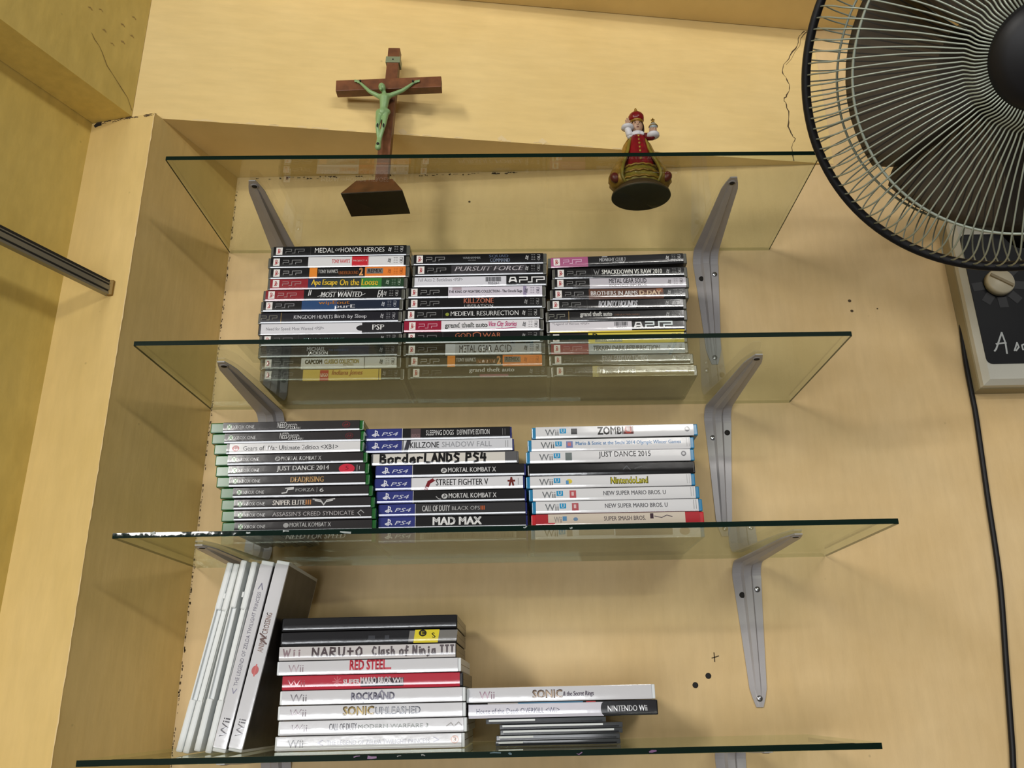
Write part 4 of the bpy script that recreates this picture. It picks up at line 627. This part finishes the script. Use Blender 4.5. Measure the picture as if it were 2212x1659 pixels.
# figure: tapering limbs merged into one surface
def limb(mb, pts, mat):
    for (a, ra), (c, rc) in zip(pts, pts[1:]):
        a, c = Vector(a), Vector(c); n = max(3, int((c - a).length / (min(ra, rc) * .8)))
        mb.tube([a.lerp(c, k / n) for k in range(n + 1)], [ra + (rc - ra) * k / n for k in range(n + 1)], mat, 10)
        mb.ball(a, ra, mat, 10); mb.ball(c, rc, mat, 10)
b = MB(); F = -.0182; Z = lambda z: z - z0; X = lambda x: x - .3945
def q(x, z, y=0): return (X(x) , F + y, Z(z))
limb(b, [(q(.3905, .8135), .0034), (q(.3890, .8185, -.001), .0030)], M_GLOW)                                  # neck
b.ball(q(.3868, .8235, -.003), (.0049, .0054, .0066), M_GLOW, 14, Matrix.Rotation(-.35, 3, 'Y'))
b.ball(q(.3858, .8215, -.0078), (.0011, .0016, .0016), M_GLOW, 8)                                              # nose
b.ball(q(.3862, .8178, -.0066), (.0024, .0024, .0024), M_GLOW, 8)                                              # beard
limb(b, [(q(.3835, .8110), .0035), (q(.3908, .8085, -.0005), .0066), (q(.3985, .8130), .0035)], M_GLOW)        # shoulders
limb(b, [(q(.3912, .8075, -.001), .0070), (q(.3915, .7985, -.001), .0060), (q(.3912, .7905, -.001), .0050), (q(.3910, .7840, -.001), .0058)], M_GLOW)
for s, hx, hz, ex, ez in ((-1, .3545, .8352, .3700, .8190), (1, .4285, .8362, .4140, .8215)):
    sh = q(.3835, .8110) if s < 0 else q(.3990, .8132)
    limb(b, [(sh, .0034), (q(ex, ez, .0005), .0027), (q(hx, hz, .002), .0017)], M_GLOW)
    b.ball(q(hx + s * .002, hz + .0012, .002), (.0036, .0014, .0024), M_GLOW, 10, Matrix.Rotation(-s * .6, 3, 'Y'))
    for f in range(4): limb(b, [(q(hx + s * .0035, hz + .0005 + f * .0009, .002), .0007), (q(hx + s * .0075, hz + .0010 + f * .0012, .0015), .0005)], M_GLOW)
for s in (-1, 1): limb(b, [(q(.3910 + s * .0038, .7820, -.001), .0043), (q(.3905 + s * .0042, .7640, -.0035), .0030), (q(.3900 + s * .0040, .7610, -.003), .0029), (q(.3895 + s * .0012, .7440, .000), .0022), (q(.3895 + s * .0008, .7350, -.001), .0027)], M_GLOW)
limb(b, [(q(.3895, .7360, -.0012), .0036), (q(.3893, .7290, -.0015), .0042)], M_GLOW)
limb(b, [(q(.3862, .7850), .0050), (q(.3905, .7835, -.002), .0062), (q(.3960, .7860), .0048)], M_GLOW)        # loincloth
limb(b, [(q(.3850, .7850, -.001), .0036), (q(.3838, .7760, .001), .0026), (q(.3832, .7725, .001), .0014)], M_GLOW)
fig = b.build('figure', cx)
rm = fig.modifiers.new('remesh', 'REMESH'); rm.mode = 'VOXEL'; rm.voxel_size = .00075; rm.use_smooth_shade = True
sm_ = fig.modifiers.new('smooth', 'SMOOTH'); sm_.factor = .5; sm_.iterations = 2
b = MB()
for (x, z, r) in ((.3560, .8352, .0013), (.4272, .8358, .0013), (.3893, .7318, .0018)):
    b.lathe([(r, 0), (r, .0022), (r * .6, .0026), (.0002, .0026)], M_HOLE, 10, Matrix.Translation((X(x), F - (.0002 if z > .8 else .0042), Z(z))) @ Matrix.Rotation(math.pi / 2, 4, 'X'))
b.build('nail', cx)
b = MB()
for s in (-1, 1): b.ball(q(.3905 + s * .0040, .7600, -.0066), (.0012, .0005, .0034), M_HOLE, 8)
b.build('worn_paint', fig)

# ------------------------------------------------------------------ small painted statue
M_RED = P('red_glaze', L(122, 14, 20), .3, noise=(150, .3)); M_DRED = P('dark_red_paint', L(92, 14, 18), .4); M_GOLD = P('gold_paint', L(150, 112, 34), .38, metal=.25, noise=(160, .45), bump=(300, .3, .0008))
M_FACE = P('flesh_paint', L(178, 142, 116), .5); M_LACE = P('white_lace_paint', L(206, 204, 206), .5, bump=(500, .4, .0006)); M_HAIR = P('brown_hair_paint', L(48, 26, 16), .5)
M_OLV = P('olive_gilt_paint', L(128, 110, 30), .45, noise=(120, .35)); M_BASE = P('dark_felt_base', (.010, .013, .007, 1), .8); M_BRN = P('brown_base_paint', L(70, 50, 30), .5); M_ORB = P('pale_blue_paint', L(140, 150, 152), .4)
T = on_shelf(0, .7230, -.1340); st = empty('figurine', Matrix.Translation(T.translation) @ Matrix.Scale(1.075, 4)); tag(st, 'small crowned statue in a red robe, on the topmost glass shelf', 'figurine')
def sec(mb, rows, mat, n=40, fold=0, nf=14, ph=0):
    """Lofted elliptical sections: (z, rx, ry, x offset, y offset), with vertical folds."""
    vs, fs = [], []
    for z, rx, ry, ox, oy in rows:
        for j in range(n): a = 2 * math.pi * j / n; f = 1 + fold * math.sin(nf * a + ph) * min(1, max(0, (rows[-1][0] - z) / (rows[-1][0] - rows[0][0]) * 1.3)); vs.append((ox + rx * f * math.cos(a), oy + ry * f * math.sin(a), z))
    m = len(rows)
    for i in range(m - 1): fs += [(i * n + j, i * n + (j + 1) % n, (i + 1) * n + (j + 1) % n, (i + 1) * n + j) for j in range(n)]
    fs += [list(range(n))[::-1], list(range((m - 1) * n, m * n))]; mb.add(vs, fs, mat, True)
b = MB(); sec(b, [(0, .0345, .0290, 0, 0), (.0008, .0352, .0297, 0, 0)], M_BASE); sec(b, [(.0008, .0352, .0297, 0, 0), (.004, .0345, .029, 0, 0), (.0075, .031, .026, 0, 0), (.0095, .027, .023, 0, 0), (.0125, .0265, .0225, 0, 0)], M_BRN); b.build('base', st)
b = MB(); sec(b, [(.0120, .0265, .0200, 0, 0), (.018, .0270, .0200, 0, 0), (.023, .0262, .0190, 0, 0), (.0265, .0240, .0185, 0, 0), (.0320, .0228, .0175, 0, 0), (.036, .0205, .0165, 0, 0)], M_OLV, 48, .03, 12)
sec(b, [(.0345, .0212, .0172, 0, 0), (.040, .0188, .0155, 0, 0), (.050, .0165, .0140, .0008, 0), (.066, .0140, .0120, .001, 0), (.080, .0118, .0100, .001, 0), (.086, .0090, .0085, .001, 0)], M_RED, 48, .035, 10)
for zz, rx, ry in ((.0355, .0222, .0180), (.0265, .0252, .0196), (.0175, .0280, .0208)): b.tube([(rx * math.cos(a * math.pi / 24), ry * math.sin(a * math.pi / 24), zz + .0008 * math.sin(a * 2.1)) for a in range(48)], .0014, M_GOLD, 6, closed=True)
rb = b.build('robe', st)
b = MB()
for k in range(7): b.ball((.001, -.0150 + k * .0009, .045 + k * .006), (.0016, .0012, .0020), M_GOLD, 8)
b.build('gold_braid', rb)
b = MB()                                                        # cape: two swags falling to rounded points at the sides
for s in (-1, 1):
    rows = [(.083, .011), (.074, .0165), (.062, .0205), (.050, .0260), (.038, .0325), (.028, .0365), (.020, .0372), (.014, .0330), (.0125, .029)]
    n = 12; vs, fs = [], []
    for z, r in rows:
        for j in range(n + 1):
            a = math.radians(-52 + 142 * j / n); rr_ = r * (1 + .04 * math.sin(j * 2.2)); vs.append((s * rr_ * math.cos(a) , r * .62 * math.sin(a) + .001, z))
    for z, r in rows:
        for j in range(n + 1): a = math.radians(-52 + 142 * j / n); r2 = r - .0032; vs.append((s * r2 * math.cos(a), r2 * .62 * math.sin(a) + .001, z))
    m = len(rows); N1 = n + 1; o_ = m * N1
    for i in range(m - 1):
        for j in range(n): fs += [(i * N1 + j, i * N1 + j + 1, (i + 1) * N1 + j + 1, (i + 1) * N1 + j), (o_ + i * N1 + j, o_ + (i + 1) * N1 + j, o_ + (i + 1) * N1 + j + 1, o_ + i * N1 + j + 1)]
        for j in (0, n): fs.append((i * N1 + j, (i + 1) * N1 + j, o_ + (i + 1) * N1 + j, o_ + i * N1 + j))
    for j in range(n): fs += [((m - 1) * N1 + j, (m - 1) * N1 + j + 1, o_ + (m - 1) * N1 + j + 1, o_ + (m - 1) * N1 + j), (j, j + 1, o_ + j + 1, o_ + j)]
    b.add(vs, fs, M_GOLD, True)
    b.ball((s * .0305, -.0105, .0215), (.0062, .0050, .0070), M_DRED, 12, Matrix.Rotation(s * .5, 3, 'Y'))
    edge = [(s * r * math.cos(math.radians(-52)), r * .62 * math.sin(math.radians(-52)) + .001, z) for z, r in rows]
    b.tube(edge, .0019, M_OLV, 8)
b.build('cape', st)
b = MB(); sec(b, [(.0835, .0108, .0095, .001, 0), (.0865, .0115, .0100, .001, 0), (.0890, .0095, .0086, .001, 0), (.0915, .0066, .0062, .001, 0)], M_LACE, 40, .08, 11); b.build('lace_collar', st)
b = MB()
b.ball((.0012, -.0005, .1000), (.0072, .0072, .0088), M_FACE, 18); b.ball((.0012, -.0080, .0992), (.0012, .0016, .0018), M_FACE, 8)
for s in (-1, 1): b.ball((.0012 + s * .0026, -.0068, .1016), (.0011, .0007, .0006), M_HAIR, 8); b.ball((.0012 + s * .0026, -.0066, .1034), (.0016, .0006, .0004), M_HAIR, 8); b.ball((.0012 + s * .0072, 0, .0995), (.0012, .0018, .0022), M_FACE, 8)
b.ball((.0012, -.0072, .0956), (.0016, .0007, .0005), M_DRED, 8)
hd = b.build('head', st)
b = MB(); sec(b, [(.0925, .0078, .0050, .0012, .0040), (.097, .0094, .0068, .0012, .0024), (.102, .0094, .0072, .0012, .0018), (.1065, .0080, .0066, .0012, .001)], M_HAIR, 28, .05, 9); b.build('hair', st)
b = MB(); sec(b, [(.1055, .0074, .0074, .0012, 0), (.1072, .0080, .0080, .0012, 0), (.1080, .0080, .0080, .0012, 0)], M_GOLD, 32)
sec(b, [(.1078, .0080, .0078, .0012, 0), (.1105, .0094, .0090, .0012, 0), (.1145, .0096, .0092, .0012, 0), (.1180, .0080, .0078, .0012, 0), (.1200, .0040, .004, .0012, 0)], M_RED, 32, .04, 8)
b.ball((.0012, 0, .1222), .0030, M_GOLD, 12); b.ball((.0012, 0, .1260), (.0016, .0014, .0022), M_GOLD, 8); b.build('crown', st)
b = MB()                                                        # raised hand with lace cuff
limb(b, [((-.0085, -.004, .0850), .0045), ((-.0112, -.007, .0925), .0040)], M_LACE)
b.lathe([(.0035, -.001), (.0078, .001), (.0074, .0032), (.0040, .0036)], M_LACE, 20, Matrix.Translation((-.0112, -.0068, .0930)))
limb(b, [((-.0110, -.007, .0955), .0026), ((-.0106, -.0075, .0995), .0030)], M_FACE)
for k, (dx, dz, r) in enumerate(((-.0026, .0040, .0009), (-.0008, .0068, .0010), (.0010, .0066, .0010), (.0026, .0034, .0009))): limb(b, [((-.0106 + dx * .8, -.0078, .1005), r), ((-.0106 + dx, -.0082, .1005 + dz), r * .8)], M_FACE)
limb(b, [((-.0086, -.0085, .0980), .0011), ((-.0066, -.0095, .1000), .0008)], M_FACE); b.build('raised_arm', st)
b = MB()                                                        # lowered arm holding the orb
limb(b, [((.0105, -.004, .0830), .0048), ((.0170, -.009, .0790), .0044)], M_DRED); b.lathe([(.0040, -.001), (.0076, .0012), (.0074, .0040), (.0045, .0048)], M_LACE, 20, Matrix.Translation((.0185, -.0100, .0780)))
limb(b, [((.0188, -.0105, .0830), .0034), ((.0192, -.0108, .0860), .0036)], M_FACE)
for k in range(4): limb(b, [((.0160 + k * .0020, -.0135, .0850), .0009), ((.0162 + k * .0020, -.0140, .0885), .0008)], M_FACE)
limb(b, [((.0150, -.0105, .0855), .0010), ((.0146, -.0120, .0890), .0008)], M_FACE); arm = b.build('orb_arm', st)
b = MB(); b.ball((.0194, -.0105, .0925), .0050, M_ORB, 16); b.tube([(.0194 + .0051 * math.cos(a * math.pi / 12), -.0105 + .0051 * math.sin(a * math.pi / 12), .0925) for a in range(24)], .0006, M_GOLD, 6, closed=True)
b.ball((.0194, -.0105, .0985), .0022, M_GOLD, 10); b.box((.0186, -.0112, .1000), (.0202, -.0098, .1045), M_GOLD); b.box((.0172, -.0112, .1018), (.0216, -.0098, .1030), M_GOLD); b.build('orb', st)

# ------------------------------------------------------------------ aluminium rail over the left wall
M_ALU = P('aluminium', L(150, 146, 132), .38, metal=.55); M_RUB = P('dark_gasket', (.020, .017, .012, 1), .7)
ra = Vector((.0668, -.1500, .5280)); rd = Vector((-.404, -.915, 0)).normalized(); rb_ = ra + rd * .9; side = Vector((.915, -.404, 0)); up = Vector((0, 0, 1))
def rail_bar(mb, s0, s1, h0, h1, mat):
    c = [(s0, h0), (s1, h0), (s1, h1), (s0, h1)]; vs = [ra + side * s + up * h for s, h in c] + [rb_ + side * s + up * h for s, h in c]
    mb.add(vs, [(0, 1, 2, 3), (7, 6, 5, 4), (0, 4, 5, 1), (1, 5, 6, 2), (2, 6, 7, 3), (3, 7, 4, 0)], mat)
b = MB()
for s0, s1, h0, h1, m in ((-.006, .000, -.0095, .0095, M_ALU), (0, .0014, -.0095, -.0066, M_ALU), (0, .0004, -.0066, -.0040, M_RUB), (0, .0016, -.0040, .0018, M_ALU), (0, .0004, .0018, .0042, M_RUB), (0, .0014, .0042, .0056, M_ALU), (0, .0004, .0056, .0095, M_RUB)): rail_bar(b, s0, s1, h0, h1, m)
o = b.build('aluminium_rail'); tag(o, 'grooved aluminium rail running along the ochre wall, ending at the pilaster', 'rail')
b = MB(); c = ra - rd * .0012; b.box((c.x - .0035, c.y - .004, c.z - .010), (c.x + .0035, c.y + .001, c.z + .010), P('yellowed_putty', L(150, 120, 60), .7), .001); b.build('end_stop', o)

# ------------------------------------------------------------------ wall fan
M_BLK = P('black_gloss_plastic', (.008, .0075, .0085, 1), .45, spec=.3); M_WIRE = P('grey_wire', L(158, 166, 152), .35, metal=.2, spec=.5); M_CREAM = P('cream_plastic', L(204, 202, 188), .4); M_PANEL = P('black_panel', L(18, 20, 24), .35, spec=.2, bump=(14, .05, .002)); M_KNOB = P('ivory_knob', L(222, 212, 184), .4)
M_HOUS = P('yellowed_plastic', L(150, 138, 104), .45)
C0 = Vector((1.0650, -.4000, .6281)); AX = Vector((-.2704, -.7572, -.5946)).normalized(); UX = AX.cross(Vector((0, 0, 1))).normalized(); VX = UX.cross(AX).normalized()
FM = Matrix(((UX.x, VX.x, AX.x, C0.x), (UX.y, VX.y, AX.y, C0.y), (UX.z, VX.z, AX.z, C0.z), (0, 0, 0, 1)))
fan = empty('wall_fan', Matrix.Translation((1.245, 0, .52))); tag(fan, 'black rimmed wire-cage fan hanging from the back wall, beyond the shelves', 'fan'); FI = Matrix.Translation((-1.245, 0, -.52)) @ FM
bpy.context.view_layer.update()
def fpart(mb, name, par=None): o = mb.build(name, par or fan); o.matrix_basis = FI if par is None else Matrix(); return o
RO = .2082
b = MB(); ring = [(RO - .0080, -.0085), (RO - .001, -.0095), (RO, -.006), (RO, .006), (RO - .001, .0095), (RO - .0080, .0085), (RO - .0090, 0), (RO - .0080, -.0085)]
n = 128; vs = [(r * math.cos(2 * math.pi * j / n), r * math.sin(2 * math.pi * j / n), z) for r, z in ring[:-1] for j in range(n)]; m = 7
b.add(vs, [(i * n + j, i * n + (j + 1) % n, ((i + 1) % m) * n + (j + 1) % n, ((i + 1) % m) * n + j) for i in range(m) for j in range(n)], M_BLK, True); fpart(b, 'rim')
def smooth(p, n=4):
    out = []
    for i in range(len(p) - 1):
        p0, p1, p2, p3 = (Vector(p[max(0, min(len(p) - 1, i + k))]) for k in (-1, 0, 1, 2))
        for t in range(n): u = t / n; out.append(.5 * ((2 * p1) + (-p0 + p2) * u + (2 * p0 - 5 * p1 + 4 * p2 - p3) * u * u + (-p0 + 3 * p1 - 3 * p2 + p3) * u ** 3))
    return out + [Vector(p[-1])]
def wire_pts(a, front):
    if front: prof = [(.0470, .0790, 0), (.0600, .0790, .0), (.0680, .0730, .045), (.0760, .0720, .045), (.110, .0690, .04), (.150, .0610, .02), (.168, .0560, .01), (.182, .0490, .0), (.192, .0390, .0), (.199, .0220, .0), (RO - .005, .003, .0)]
    else: prof = [(.0560, -.0640, 0), (.090, -.0660, 0), (.130, -.0640, 0), (.165, -.0580, 0), (.185, -.0480, 0), (.198, -.0260, 0), (RO - .005, -.003, 0)]
    return smooth([(r * math.cos(a + t), r * math.sin(a + t), z) for r, z, t in prof], 3)
b = MB(); NW = 116
for k in range(NW): b.tube(wire_pts(2 * math.pi * k / NW, True), .00085, M_WIRE, 6, cap=False)
b.tube([(.1625 * math.cos(a * math.pi / 60), .1625 * math.sin(a * math.pi / 60), .0570) for a in range(120)], .0014, M_WIRE, 6, closed=True); fpart(b, 'front_grille')
b = MB()
for k in range(NW): b.tube(wire_pts(2 * math.pi * (k + .45) / NW, False), .00080, M_WIRE, 6, cap=False)
b.tube([(.1700 * math.cos(a * math.pi / 60), .1700 * math.sin(a * math.pi / 60), -.0565) for a in range(120)], .0013, M_WIRE, 6, closed=True); fpart(b, 'rear_grille')
b = MB(); b.lathe([(.0495, .0740), (.0500, .0800), (.0470, .0850), (.036, .0895), (.018, .0920), (0.0001, .0928)], M_BLK, 64); fpart(b, 'hub_cap')
b = MB(); b.lathe([(.030, -.010), (.034, .010), (.030, .034), (.010, .040), (.0001, .040)], M_BLK, 40); fpart(b, 'blade_hub')
M_BLADE = bpy.data.materials.new('smoky_blade'); M_BLADE.use_nodes = True; bs = M_BLADE.node_tree.nodes['Principled BSDF']; bs.inputs['Base Color'].default_value = (.026, .019, .011, 1); bs.inputs['Roughness'].default_value = .55; bs.inputs['Specular IOR Level'].default_value = .25; bs.inputs['Alpha'].default_value = .78
for k in range(5):
    b = MB(); vs, fs = [], []; NR, NC = 12, 10
    for sd_ in (0, 1):
        for i in range(NR + 1):
            r = .028 + (.166 - .028) * i / NR; half = (.66 + .05 * math.sin(math.pi * min(1, .15 + .62 * i / NR))) * (1 if i < NR - 1 else (.93 if i == NR - 1 else .84))
            for j in range(NC + 1):
                t = j / NC - .5; a = 2 * math.pi * k / 5 + t * 2 * half * .92 + .10 * (i / NR); vs.append((r * math.cos(a), r * math.sin(a), .008 - t * .046 * (1 - .35 * i / NR) + .006 * (1 - 4 * t * t) - sd_ * .0016))
    N1 = NC + 1; o_ = (NR + 1) * N1
    for i in range(NR):
        for j in range(NC): fs += [(i * N1 + j, i * N1 + j + 1, (i + 1) * N1 + j + 1, (i + 1) * N1 + j), (o_ + i * N1 + j, o_ + (i + 1) * N1 + j, o_ + (i + 1) * N1 + j + 1, o_ + i * N1 + j + 1)]
        for j in (0, NC): fs.append((i * N1 + j, (i + 1) * N1 + j, o_ + (i + 1) * N1 + j, o_ + i * N1 + j))
    for j in range(NC): fs.append((NR * N1 + j, NR * N1 + j + 1, o_ + NR * N1 + j + 1, o_ + NR * N1 + j))
    b.add(vs, fs, M_BLADE, True); fpart(b, 'blade')
b = MB(); b.lathe([(.0001, -.165), (.030, -.164), (.052, -.152), (.060, -.130), (.062, -.085), (.058, -.066), (.040, -.062), (.012, -.060), (.012, .0)], M_BLK, 40); fpart(b, 'motor_housing')
inv = fan.matrix_world.inverted(); wp_ = lambda p: inv @ Vector(p)
b = MB(); tail = C0 + AX * -.145; b.tube([wp_(p) for p in (tail, tail + Vector((.02, .03, .0)), Vector((1.190, -.17, .715)), Vector((1.235, -.10, .690)), Vector((1.250, -.04, .655)), Vector((1.250, -.02, .640)))], [.024, .024, .022, .022, .026, .030], M_BLK, 16); b.build('neck', fan)
PX0, PX1, PZ0, PZ1, PY = 1.1600, 1.3300, .4220, .6650, -.0370
b = MB()                                                        # wall plate with a sloping rim
def ring_rect(ix, y): return [(PX0 + ix, y, PZ0 + ix), (PX1 - ix, y, PZ0 + ix), (PX1 - ix, y, PZ1 - ix), (PX0 + ix, y, PZ1 - ix)]
lay = [ring_rect(0, -.0003), ring_rect(0, -.0200), ring_rect(.0012, -.0215), ring_rect(.0012, -.0300), ring_rect(.0075, PY)]
vs = [Vector(wp_(p)) for r in lay for p in r]; fs = [(i * 4 + j, i * 4 + (j + 1) % 4, (i + 1) * 4 + (j + 1) % 4, (i + 1) * 4 + j) for i in range(4) for j in range(4)]
b.add(vs, fs[:8], M_HOUS); b.add(vs, fs[8:] + [(16, 17, 18, 19)], M_CREAM); plate = b.build('wall_plate', fan)
b = MB(); poly = []
for (x, z, a0) in ((1.1675 + .008, .4500 + .008, math.pi), (1.318 - .008, .4500 + .008, 1.5 * math.pi), (1.318 - .008, .640 - .008, 0), (1.1675 + .008, .640 - .008, .5 * math.pi)):
    poly += [(x + .008 * math.cos(a0 + k * math.pi / 8), z + .008 * math.sin(a0 + k * math.pi / 8)) for k in range(5)]
npoly = len(poly); vs = [wp_((x, PY - .0012, z)) for x, z in poly] + [wp_((x, PY + .001, z)) for x, z in poly]
b.add(vs, [list(range(npoly))] + [(j, npoly + j, npoly + (j + 1) % npoly, (j + 1) % npoly) for j in range(npoly)], M_PANEL)
PK = P('grey_panel_mark', L(34, 36, 40), .45)
DX, DZ = 1.2045, .5645
for k, ang in enumerate((-172, -128, -88, -48, -6, 40)):
    a = math.radians(ang); d = Vector((math.cos(a), 0, math.sin(a))); s = Vector((-d.z, 0, d.x)); c = Vector((DX, PY - .0016, DZ)); q0, q1 = c + d * .020, c + d * .035
    b.add([wp_(p) for p in (q0 - s * .006, q1 - s * .006, q1 + s * .006, q0 + s * .006)], [(0, 1, 2, 3)], PK)
sil = P('silver_script', L(190, 194, 192), .4)
def plate_strokes(sts, x0, x1, za, zb, w, mat, y):
    for stk in sts:
        pp = [(x0 + (x1 - x0) * px, za + (zb - za) * pz) for px, pz in stk]
        for (ax, az), (bx, bz) in zip(pp, pp[1:]):
            d = Vector((bx - ax, bz - az)); d = d / max(1e-9, d.length); nn = Vector((-d.y, d.x)) * w / 2; e = d * w * .4
            y -= 1.5e-5; b.add([wp_((v.x, y, v.y)) for v in (Vector((ax, az)) - e - nn, Vector((bx, bz)) + e - nn, Vector((bx, bz)) + e + nn, Vector((ax, az)) - e + nn)], [(0, 1, 2, 3)], mat)
plate_strokes([[(0, .12), (.10, .22), (.55, 1), (.62, .5), (.58, 0)], [(.16, .46), (.64, .50)]], 1.1800, 1.2060, .4640, .4930, .0022, sil, PY - .0018)
plate_strokes([[(0, 0), (.5, .9), (.6, .4), (.2, 0)], [(1.5, .8), (1.0, .6), (1.0, .1), (1.45, .1), (1.55, .8), (1.7, 0)], [(2.3, 1.8), (2.1, 0)], [(2.1, .4), (2.6, .8), (2.8, 0)], [(3.3, .8), (3.2, 0)], [(3.4, 1.2), (3.45, 1.3)]], 1.2055, 1.2165, .4675, .4795, .0020, sil, PY - .0018)
b.build('control_panel', plate)
b = MB(); KM = Matrix.Translation(wp_((DX, PY - .001, DZ))) @ Matrix.Rotation(math.pi / 2, 4, 'X')
b.lathe([(.0185, 0), (.0182, .008), (.0165, .0105), (.0005, .0110)], M_KNOB, 40, KM); KB = KM @ Matrix.Rotation(math.radians(-32), 4, 'Z')
vs = [KB @ Vector(p) for p in ((-.0165, -.0028, .0085), (.0165, -.0028, .0085), (.0165, .0028, .0085), (-.0165, .0028, .0085), (-.0155, -.0018, .0128), (.0155, -.0018, .0128), (.0155, .0018, .0128), (-.0155, .0018, .0128))]
b.add(vs, [(0, 3, 2, 1), (4, 5, 6, 7), (0, 1, 5, 4), (1, 2, 6, 5), (2, 3, 7, 6), (3, 0, 4, 7)], P('worn_knob_bar', L(160, 144, 112), .5)); b.build('dial', plate)
b = MB(); cb = [(1.170, -.006, .560), (1.1632, -.0045, .520), (1.1588, -.0045, .470), (1.1575, -.0045, .420), (1.1572, -.0045, .396), (1.1545, -.0045, .350), (1.150, -.0045, .280), (1.1440, -.0045, .180), (1.1310, -.0045, .080), (1.1190, -.0045, -.010), (1.105, -.0045, -.12), (1.09, -.0045, -.5)]
b.tube([wp_(p) for p in smooth(cb)], .0034, M_BLK, 10); b.build('power_cord', fan)
